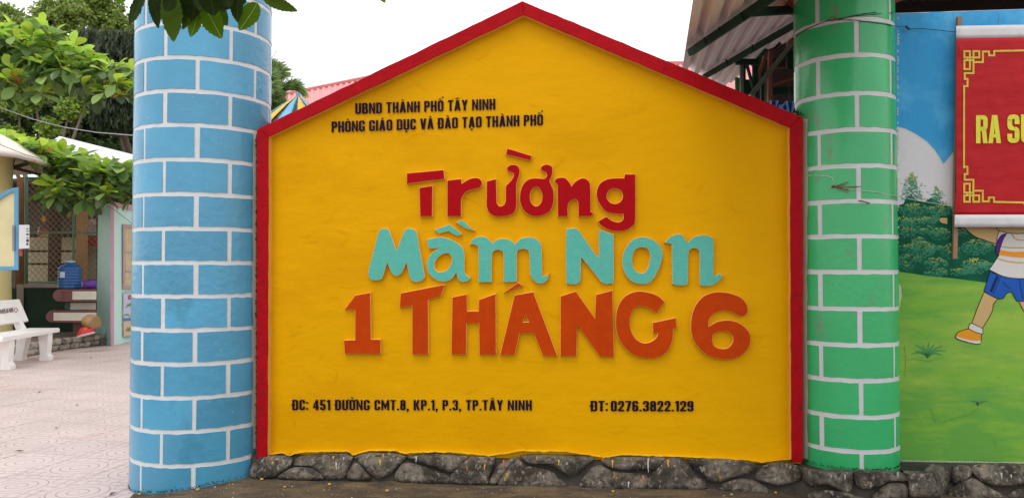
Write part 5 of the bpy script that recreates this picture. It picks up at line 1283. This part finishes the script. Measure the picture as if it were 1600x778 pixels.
for a_ in (-170, -140, -105, -70, -35, -5, 25): stroke(mb, [(205.5+9*u*math.cos(R(a_)), 477+9*u*math.sin(R(a_))*.9+4.5*u*u) for u in (0, .25, .5, .75, 1)], 2.0, .032, PW, 0, taper=True)
for a_ in (-160, -120, -80, -40, -10): stroke(mb, [(198+5*u*math.cos(R(a_)), 492+5*u*math.sin(R(a_))+3*u*u) for u in (0, .5, 1)], 1.4, .032, PW, 0, taper=True)
for a_ in (-165, -125, -90, -60, -20): stroke(mb, [(203+7*u*math.cos(R(a_)), 517+7*u*math.sin(R(a_))) for u in (0, .5, 1)], 1.8, .033, PW, 0, taper=True)
for a_ in (-150, -100, -50): stroke(mb, [(200+4*u*math.cos(R(a_)), 516+4*u*math.sin(R(a_))) for u in (0, .5, 1)], 1.2, .0335, PW, 2, taper=True)
mb.build('poster_plants', [mat('print green', (.12, .40, .08), .5), mat('print trunk', (.30, .20, .08), .5), mat('print red', (.7, .08, .05), .5)], pos)
mb = MB(); write(mb, 'CHÈ', 201, 467.5, 216, 467, 6.6, .033, PW, gap=.12); mb.build('poster_lettering', mat('print crimson', (.65, .02, .03), .5), pos)
# thin wires on the left
wl = thing('overhead_wire', 'pale cable sagging across the dark trees at left', 'cable', tuple(P(0, 168, 9)))
mb = MB(); mb.tube([P(-60+i*33, 148+20*(i/2)**.9+ (0), 10) for i in range(0, 0)]+[P(x, y, 10) for x, y in ((-60, 145), (0, 168), (50, 186), (100, 199), (150, 207), (205, 211.5), (300, 213), (400, 205))], .0065, 5); mb.build('cable', mat('pale cable', (.55, .55, .55), .5), wl)
w2 = thing('thin_wire', 'thin dark wire slanting across the turquoise partition', 'wire', tuple(P(150, 310, 13)))
mb = MB(); mb.tube([P(x, y, 13) for x, y in ((20, 243), (90, 280), (150, 311), (180, 329), (210, 352), (240, 372))], .004, 4); mb.build('wire', M['wire'], w2)
w3 = thing('thin_wire', 'thin dark wire lying across the mushroom roof', 'wire', tuple(P(0, 225, 11)))
mb = MB(); mb.tube([P(x, y, 10.9) for x, y in ((-40, 205), (0, 226), (40, 242), (66, 249))], .004, 4); mb.build('wire', M['wire'], w3)
# white pavilion roof
M['wroof'] = mat('white pavilion roof', (.82, .82, .84), .5, .05, 10, .03)
pv = thing('white_pavilion', 'white pyramid pavilion roof rising behind the leaves at left', 'pavilion', tuple(P(95, 480, 21)))
ap = P(93, 213, 17.6); L = [P(10, 262, 16.4), P(224, 266, 16.4), P(290, 262, 19.3), P(60, 258, 19.3)]
mb = MB(); mb.add([ap]+L, [(0, 1, 2), (0, 2, 3), (0, 3, 4), (0, 4, 1)]); mb.add([l_ for l_ in L]+[l_-ZZ*.12 for l_ in L], [(0, 1, 5, 4), (1, 2, 6, 5), (2, 3, 7, 6), (3, 0, 4, 7)]); o = fixn(mb.build('roof', M['wroof'], pv))
for p in L: mb = MB(); mb.tube([Vector((p.x*.995, p.y, 0)), Vector((p.x*.995, p.y, p.z))], .06, 8); mb.build('post', M['wroof'], pv)
# striped merry-go-round canopy above the left eave
cp = thing('striped_canopy', 'blue and yellow striped conical canopy showing above left slope', 'canopy', tuple(P(463, 300, 9.5)))
ca = P(466, 150, 9.5); rr, hh = .62, .50; cols_ = [M['kblue'], mat('canopy yellow', (.68, .42, .03), .6), mat('canopy dark', (.05, .04, .05), .6)]
for k in range(14):
    a0, a1 = 2*math.pi*k/14+.1, 2*math.pi*(k+.62)/14+.1; mb = MB(); v = []
    for u in (0.02, .35, .7, 1):
        for a_ in (a0, (a0+a1)/2, a1): v.append(ca+Vector((math.cos(a_)*rr*u, math.sin(a_)*rr*u, -hh*(u**1.15))))
    mb.add(v, [(3*i+j, 3*i+j+1, 3*i+4+j, 3*i+3+j) for i in range(3) for j in range(2)]); o = mb.build('gore', cols_[k % 2], cp, smooth=True); o.modifiers.new('t', 'SOLIDIFY').thickness = .008
mb = MB(); mb.tube([ca+ZZ*.03, Vector((ca.x, ca.y, .5))], .03, 8); mb.build('pole', M['kblue'], cp)
mb = MB(); mb.lathe(ca-ZZ*hh*.5, [(rr*.5, 0), (rr*.98, -hh*.55), (rr*.9, -hh*.9), (rr*.88, -hh*1.2)], 20); mb.build('lining', mat('canopy lining', (.10, .08, .09), .9, var=.9, vscale=18), cp)

# ================================================================== FOLIAGE
def leafmat(n_, col, rough=.4, trans=.35, rnd=.35, hue=.02, island=False, spec=.5): return mat(n_, col, rough, 0, var=.12, vscale=9, trans=trans, rnd=rnd, hue=hue, island=island, spec=spec)
M['tl'] = leafmat('almond leaf bright', (.44, .62, .07), .5, .5, .32, .02, spec=.25); M['td'] = leafmat('almond leaf grey green', (.25, .40, .11), .5, .35, .3, .015, spec=.25); M['to'] = leafmat('almond leaf orange', (.75, .26, .02), .5, .4, .2)
M['tls'] = leafmat('almond leaf bright mass', (.40, .58, .07), .5, .5, .35, .02, True); M['bg1'] = leafmat('light tree leaves', (.27, .37, .08), .5, .4, .5, .02, True); M['bg2'] = leafmat('dark tree leaves', (.07, .12, .03), .5, .35, .6, .02, True)
M['bg3'] = leafmat('feathery dark leaves', (.05, .075, .032), .6, .3, .6, .015, True); M['bg4'] = leafmat('fresh bush leaves', (.24, .36, .05), .45, .4, .5, .02, True); M['pm'] = leafmat('palm leaflets', (.24, .36, .12), .5, .4, .4, .015, True)
def leaf_mesh(name, m, droop=.18, obov=True, fold=.14, serr=False):
    n = 7; v = []; f = []
    for i in range(n+1):
        u = i/n
        wd = (math.sin(math.pi*min(1, u**1.35 if obov else u**.85))**.8)*.5
        if i == 0: wd = .03
        if i == n: wd = .0
        if serr: wd *= (1+.10*(-1)**i)
        z = -droop*u*u
        v += [(-wd, u, z+fold*wd), (0, u, z), (wd, u, z+fold*wd)]
    for i in range(n):
        f += [(3*i, 3*i+1, 3*i+4, 3*i+3), (3*i+1, 3*i+2, 3*i+5, 3*i+4)]
    me = bpy.data.meshes.new(name); me.from_pydata(v, [], f); me.materials.append(m); me.polygons.foreach_set('use_smooth', [True]*len(f)); me.update(); return me
def frame(base, d, up_, L_, wd):
    d = d.normalized(); x = d.cross(up_); x = x.normalized() if x.length > .05 else d.cross(Vector((.3, 1, .1))).normalized(); z = x.cross(d)
    return Matrix(((x.x*wd, d.x*L_, z.x*L_, base.x), (x.y*wd, d.y*L_, z.y*L_, base.y), (x.z*wd, d.z*L_, z.z*L_, base.z), (0, 0, 0, 1)))
def inpoly(x, y, p):
    c = False
    for i in range(len(p)):
        (x1, y1), (x2, y2) = p[i-1], p[i]
        if (y1 > y) != (y2 > y) and x < (x2-x1)*(y-y1)/(y2-y1)+x1: c = not c
    return c
def almond(label, poly, depth, nros, trunk_px, cap=290, seed=1, limbs=(), lsz=.21):
    rnd = random.Random(seed); tx = CW(*trunk_px, 0)
    t_ = thing('almond_tree', label, 'tree', (tx.x, tx.y, 0)); leaves = []
    xs_ = [p[0] for p in poly]; ys_ = [p[1] for p in poly]; ros = []
    while len(ros) < nros:
        x, y = rnd.uniform(min(xs_), max(xs_)), rnd.uniform(min(ys_), max(ys_))
        if inpoly(x, y, poly): ros.append((x, y, depth+rnd.uniform(-.55, .75)))
    mbt = MB(); mbt.tube([tx, tx+Vector((.05, 0, 1.2)), tx+Vector((0, .05, 2.2)), P(*limbs[0][0], depth)], .13, 8, r1=.05); mbt.build('trunk', M['bark'], t_, smooth=True)
    for lm in limbs:
        pts = [P(x, y, depth+.1*math.sin(i)) for i, (x, y) in enumerate(lm)]
        mbt = MB(); mbt.tube(pts, .035, 6, r1=.012); mbt.build('limb', M['bark'], t_, smooth=True)
    limbpts = [(x, y) for lm in limbs for x, y in lm]
    tw_ = MB()
    for (x, y, d) in ros:
        c = P(x, y, d); q = min(limbpts, key=lambda q: (q[0]-x)**2+(q[1]-y)**2); e = P(q[0], q[1], depth)
        mid = (c+e)/2+Vector((0, 0, .06)); tw_.tube([e, mid, c], .010, 4, r1=.006, caps=False)
        n = rnd.randint(6, 9); ph = rnd.random()*6
        axis = Vector((rnd.gauss(0, .3), rnd.gauss(-.15, .3), 1)).normalized()
        for k in range(n):
            a = ph+k*2*math.pi/n*1.0+rnd.gauss(0, .2); el = rnd.gauss(.15, .38)
            if rnd.random() < .22: el = -rnd.uniform(.5, 1.2)
            dv = Vector((math.cos(a)*math.cos(el), math.sin(a)*math.cos(el), math.sin(el)))
            dv = (dv+axis*.15).normalized(); L_ = lsz*rnd.uniform(.75, 1.2)
            leaves.append((c+dv*.02, dv, axis+Vector((rnd.gauss(0, .25), rnd.gauss(0, .25), 0)), L_, L_*rnd.uniform(.48, .58), el, x, y, d))
    tw_.build('twigs', M['bark'], t_)['kind'] = 'stuff'
    def score(l_): return -(l_[3]/l_[8]) + (10 if not (-5 < l_[6] < 212) else 0)
    leaves.sort(key=score)
    base = Vector(t_['_b'])
    msh = {k: leaf_mesh('leaf', M[k]) for k in ('tl', 'td', 'to')}
    for l_ in leaves[:cap]:
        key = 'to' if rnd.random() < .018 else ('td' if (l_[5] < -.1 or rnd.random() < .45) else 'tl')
        o = bpy.data.objects.new('leaf', msh[key]); COL.objects.link(o); o.parent = t_
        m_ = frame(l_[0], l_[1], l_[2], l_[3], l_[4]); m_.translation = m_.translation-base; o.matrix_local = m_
    mb = MB(); src = msh['tl']; vs = [Vector(v.co) for v in src.vertices]; fs = [tuple(p.vertices) for p in src.polygons]
    for l_ in leaves[cap:]:
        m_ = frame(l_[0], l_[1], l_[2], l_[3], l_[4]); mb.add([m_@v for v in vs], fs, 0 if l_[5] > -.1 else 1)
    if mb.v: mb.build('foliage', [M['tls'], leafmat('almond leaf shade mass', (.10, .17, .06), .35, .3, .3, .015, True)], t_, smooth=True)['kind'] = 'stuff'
almond('sea almond tree reaching in high at left with broad leaf rosettes', [(-60, 30), (0, 52), (18, 38), (35, 62), (55, 36), (78, 38), (85, 70), (120, 72), (135, 95), (160, 92), (190, 108), (235, 104), (240, 150), (215, 152), (150, 150), (110, 138), (60, 150), (0, 150), (-60, 150)], 10.2, 210, (-8.9, 10.6), 295, 3,
       [[(-170, 190), (-60, 140), (0, 112), (38, 80), (62, 60)], [(-20, 126), (50, 128), (110, 122), (165, 128), (210, 134)], [(20, 98), (60, 108), (100, 104), (150, 112)]], .215)
almond('leafy sea almond canopy spreading over the mesh fence', [(-60, 205), (0, 212), (30, 218), (60, 225), (80, 230), (100, 242), (150, 254), (180, 256), (205, 260), (240, 264), (240, 305), (205, 308), (180, 302), (155, 310), (120, 318), (95, 318), (75, 306), (60, 292), (78, 262), (70, 246), (20, 232), (-60, 220)], 14.0, 175, (-10.6, 14.9), 295, 5,
       [[(-60, 262), (20, 262), (70, 275), (130, 284), (205, 296), (260, 290)], [(20, 262), (60, 252), (110, 262), (170, 275)]], .285)

def crown(name, label, clumps, mk, n, size, trunk, group=None, droopy=False, seed=2):
    """clumps: (px, py, depth, rx, ry) in photo px; leaves spread mostly on the clumps' outer shells"""
    rnd = random.Random(seed); tx = CW(*trunk, 0); t_ = thing(name, label, 'tree', (tx.x, tx.y, 0), group)
    mb = MB(); tot = sum(c[3]*c[4] for c in clumps)
    limb = MB(); d0 = trunk[1]; topc = min(clumps, key=lambda c: c[1])
    fork = Vector((tx.x, tx.y, 2.6)); limb.tube([tx, (tx+fork)/2+Vector((.08, 0, 0)), fork], .22, 9, r1=.15)
    for (x, y, d, rx, ry) in clumps:
        c = P(x, y, d); k = d/F; RX, RY = rx*k, ry*k
        limb.tube([fork, (fork+c)/2+Vector((rnd.gauss(0, .2), 0, .2)), c], .07, 5, r1=.02)
        for i in range(int(n*rx*ry/tot)):
            v = Vector((rnd.gauss(0, 1), rnd.gauss(0, 1), rnd.gauss(0, 1))).normalized()*(rnd.random()**.45)
            nz = .75+.5*noise.noise(Vector((x+v.x*2.5, y+v.y*2.5, v.z*2.5)))
            if nz < .62+.2*rnd.random(): continue
            p = c+Vector((v.x*RX, v.y*min(RX, RY)*.9, v.z*RY))*nz
            s_ = size*rnd.uniform(.6, 1.3)
            a = Vector((rnd.gauss(0, 1), rnd.gauss(0, 1), rnd.gauss(0, .6))); 
            if droopy: a = Vector((rnd.gauss(0, .35), rnd.gauss(0, .35), -1))
            a.normalize(); b = a.cross(Vector((rnd.gauss(0, 1), rnd.gauss(0, 1), rnd.gauss(0, 1)))).normalized()
            wd = s_*(.13 if droopy else .33); ln = s_*(1.3 if droopy else .9)
            mb.add([p, p+a*ln*.5+b*wd, p+a*ln, p+a*ln*.5-b*wd], [(0, 1, 2), (0, 2, 3)])
    limb.build('trunk', M['bark'], t_, smooth=True); mb.build('crown', M[mk], t_)
crown('light_tree', 'tall light green tree behind the almond branch at upper left', [(40, 60, 24, 55, 40), (95, 25, 24, 60, 38), (150, 10, 25, 55, 40), (120, 75, 24, 50, 35), (20, 110, 24, 45, 35), (180, 45, 25, 40, 40), (-50, 60, 24, 60, 60), (8, 30, 24.6, 42, 26), (60, 85, 24.6, 50, 30), (80, 120, 24, 60, 30), (130, -50, 25, 80, 45)], 'bg1', 75000, .13, (-14, 25), seed=4)
crown('feathery_tree', 'dark feathery drooping tree left of the blue pillar top', [(185, 75, 21, 38, 40), (160, 100, 21, 40, 35), (205, 130, 21, 40, 50), (175, 165, 21, 45, 45), (230, 90, 21, 40, 60), (140, 60, 21.5, 28, 22)], 'bg3', 40000, .17, (-9.8, 21.5), droopy=True, seed=6)
crown('dark_tree', 'broad dark green tree behind the white pavilion roof', [(20, 190, 23, 45, 38), (70, 175, 23, 50, 38), (120, 190, 23, 50, 42), (170, 200, 23.5, 50, 45), (215, 215, 23, 45, 45), (-40, 190, 23, 50, 50), (100, 235, 22.6, 80, 30), (180, 250, 22.6, 60, 30), (30, 235, 22.5, 60, 30), (260, 200, 23, 50, 60), (0, 145, 23.4, 50, 30), (55, 135, 23.4, 50, 28), (110, 140, 23.4, 50, 28), (160, 150, 23.4, 50, 30)], 'bg2', 150000, .15, (-12.5, 23.5), seed=8)
crown('bushy_tree', 'fresh green bushy tree in front of the dark trees at left', [(30, 165, 20, 28, 20), (55, 150, 20, 26, 20), (75, 200, 20, 22, 18), (110, 170, 20, 26, 20), (140, 145, 20, 26, 18), (15, 210, 20, 28, 16)], 'bg4', 16000, .11, (-12.0, 19.8), seed=9)
crown('courtyard_tree', 'dark tree at the back of the courtyard behind the blue pillar', [(275, 190, 24, 45, 45), (330, 170, 24.5, 50, 45), (375, 220, 24.5, 42, 45), (300, 250, 24, 60, 35), (360, 280, 24, 55, 35)], 'bg2', 32000, .17, (-8.0, 24.3), seed=15)
bw = thing('boundary_wall', 'cream boundary wall at the back of the courtyard', 'wall', tuple(CW(-6, 22.5, 0)))
mb = MB(); prism(mb, [CW(-11.6, 22.5, 0), CW(2, 22.0, 0), CW(2, 22.2, 0), CW(-11.6, 22.7, 0)], ZZ*2.3); fixn(mb.build('wall_face', M['cream'], bw))
mb = MB(); prism(mb, [CW(-11.7, 22.42, 2.3), CW(2.1, 21.92, 2.3), CW(2.1, 22.28, 2.3), CW(-11.7, 22.78, 2.3)], ZZ*.1); fixn(mb.build('coping', M['salmon'], bw))
# spiky palm above the eave
def palm(label, cx, cy, d, n, L_, seed):
    rnd = random.Random(seed); c = P(cx, cy, d); t_ = thing('palm_tree', label, 'tree', (c.x, c.y, 0))
    mb = MB(); mb.tube([Vector((c.x, c.y, 0)), Vector((c.x+.1, c.y, 1.5)), c], .13, 8, r1=.09); mb.build('trunk', M['bark'], t_)
    for k in range(n):
        a = 2*math.pi*k/n+rnd.gauss(0, .15); el = rnd.uniform(.2, 1.45); mb = MB(); pts = []
        for i in range(9):
            u = i/8; r_ = L_*u*math.cos(el)*(1-.12*u); z = L_*(math.sin(el)*u-.75*u*u*(.5+math.cos(el)*.6)); pts.append(c+Vector((math.cos(a)*r_, math.sin(a)*r_, z)))
        mb.tube(pts, .010, 4, r1=.003)
        for i in range(1, 84):
            u = i/84; j = min(7, int(u*8)); p = pts[j].lerp(pts[j+1], u*8-j); tdir = (pts[j+1]-pts[j]).normalized(); sd_ = tdir.cross(ZZ).normalized()
            for s_ in (-1, 1):
                q = sd_*s_*.7+tdir*.9+Vector((0, 0, .05+rnd.gauss(0, .3))); q.normalize(); ll = L_*.30*(1-.4*u)*rnd.uniform(.7, 1.1); wv = tdir*.006
                mb.add([p-wv, p+wv, p+q*ll*.6+wv*.7+Vector((0, 0, -.01)), p+q*ll-Vector((0, 0, ll*.18))], [(0, 1, 2, 3)])
        mb.build('frond', M['pm'], t_)
palm('spiky green palm showing between blue pillar and red eave', 414, 176, 13.5, 40, 1.42, 11)
mb = MB(); mb.tube([P(421, 97, 10), P(427, 88, 10), P(434, 78, 10)], .004, 4)
sp = mb.build('bare_twig', M['bark'], base=tuple(P(421, 97, 10))); tag(sp, 'thin bare twig sticking out beside the blue pillar', 'twig')
# tiny weeds on the right shoulder of the border
mb = MB()
for i in range(22):
    p = W(1240+random.random()*14, 176+random.random()*2+ (0), .02+.03*random.random()); p.z = W(1240, 177.5, .04).z - (p.x-W(1240, 177, .04).x)*.42+.004
    mb.tube([p, p+Vector((random.gauss(0, .006), random.gauss(0, .006), random.uniform(.008, .03)))], .0025, 4)
wd_ = mb.build('weeds', M['moss'], base=tuple(W(1247, 180, .04))); tag(wd_, 'tiny dark weeds on the right shoulder of the red border', 'weeds'); wd_['kind'] = 'stuff'

# near branch hanging into the top of the picture
M['nd'] = leafmat('near leaf dark', (.016, .030, .005), .6, .10, .25, .01, spec=.06); M['ng'] = leafmat('near leaf green', (.085, .17, .006), .6, .42, .2, .012, spec=.06); M['nm'] = leafmat('near leaf mid', (.042, .085, .006), .6, .25, .2, .012, spec=.06)
nb_ = thing('overhanging_branch', 'overhanging branch with dark green serrated leaves at the top left', 'branch', tuple(P(320, -60, 2.9)))
bb = Vector(nb_['_b'])
stems = [[(600, -60), (460, -70), (380, -58), (300, -62), (220, -70), (120, -90)], [(460, -66), (425, -12), (418, -2)], [(380, -58), (330, -20), (318, 2)], [(300, -60), (270, -25), (265, -5)], [(240, -68), (215, -30), (205, -10)]]
for i, s_ in enumerate(stems):
    mb = MB(); mb.tube([P(x, y, 2.9+.02*j) for j, (x, y) in enumerate(s_)], .011 if i == 0 else .005, 6, r1=.004 if i == 0 else .0025); mb.build('twig', M['bark'], nb_, smooth=True)
LV = [(215, -30, 118, 208, 120, 'nd'), (300, -40, 361, 242, 86, 'nd'), (455, -70, 488, 352, 185, 'nm'), (545, -60, 500, 195, 130, 'nd'), (650, 20, 560, 250, 120, 'nm'), (690, 95, 628, 312, 110, 'ng'), (730, 40, 888, 325, 165, 'ng'),
      (820, 50, 935, 216, 125, 'nm'), (770, -80, 825, 135, 185, 'nd'), (960, -60, 885, 100, 120, 'nd'), (1000, -60, 1022, 190, 115, 'nd'), (1185, 25, 1033, 257, 150, 'ng'), (1225, -20, 1522, 97, 95, 'nm'), (650, -60, 645, 168, 150, 'nd'),
      (30, -50, 62, 40, 70, 'ng'), (395, -40, 375, 170, 90, 'nd'), (590, -60, 655, 90, 110, 'nm'), (860, -80, 910, 40, 150, 'nd'), (1060, -70, 1010, 60, 110, 'nd'), (420, -60, 440, 150, 120, 'nd'), (2200, -60, 2250, 28, 50, 'ng'), (480, -50, 420, 100, 130, 'nd'), (560, -30, 590, 170, 110, 'nd'), (740, -40, 700, 90, 120, 'nd'), (900, -50, 960, 60, 130, 'nd'), (640, 60, 560, 190, 110, 'nd'), (250, -40, 190, 70, 80, 'nd'), (700, -60, 760, 110, 120, 'nd'), (330, -60, 300, 60, 60, 'nd')]
lm_ = {}
def serr_mesh(mk):
    n = 18; v = []; f = []
    for i in range(n+1):
        u = i/n; wd = math.sin(math.pi*u**.8)**.75*.5 if 0 < i < n else 0
        wd *= 1+(.07 if i % 2 else -.05)
        wv = .03*math.sin(i*1.3); z = -.05*math.sin(math.pi*u)
        v += [(-wd, u, z+.10*wd+wv*wd), (-.012, u, z), (.012, u, z), (wd, u, z+.10*wd-wv*wd)]
    for i in range(n):
        for j in range(3): f.append((4*i+j, 4*i+j+1, 4*i+5+j, 4*i+4+j))
    me = bpy.data.meshes.new('leaf'); me.from_pydata(v, [], f); me.materials.append(M[mk]); me.materials.append(M['vein'] if mk == 'ng' else M['nm'])
    me.polygons.foreach_set('material_index', [1 if k % 3 == 1 else 0 for k in range(len(f))]); me.polygons.foreach_set('use_smooth', [True]*len(f)); me.update(); return me
for i, (x0, y0, x1, y1, wd, mk) in enumerate(LV):
    if mk not in lm_: lm_[mk] = serr_mesh(mk)
    d = 2.9+random.uniform(-.12, .12)+(.08 if mk != 'nd' else 0); a, b = P(x0/5.333+180, y0/5.333, d), P(x1/5.333+180, y1/5.333, d+random.uniform(-.02, .05))
    L_ = (b-a).length; o = bpy.data.objects.new('leaf', lm_[mk]); COL.objects.link(o); o.parent = nb_
    m_ = frame(a, b-a, -FW+RT*random.uniform(-.35, .35)+UP*.1, L_, wd/5.333/F*d*1.08); m_.translation = m_.translation-bb; o.matrix_local = m_
for o in scene.objects:
    if '_b' in o: del o['_b']
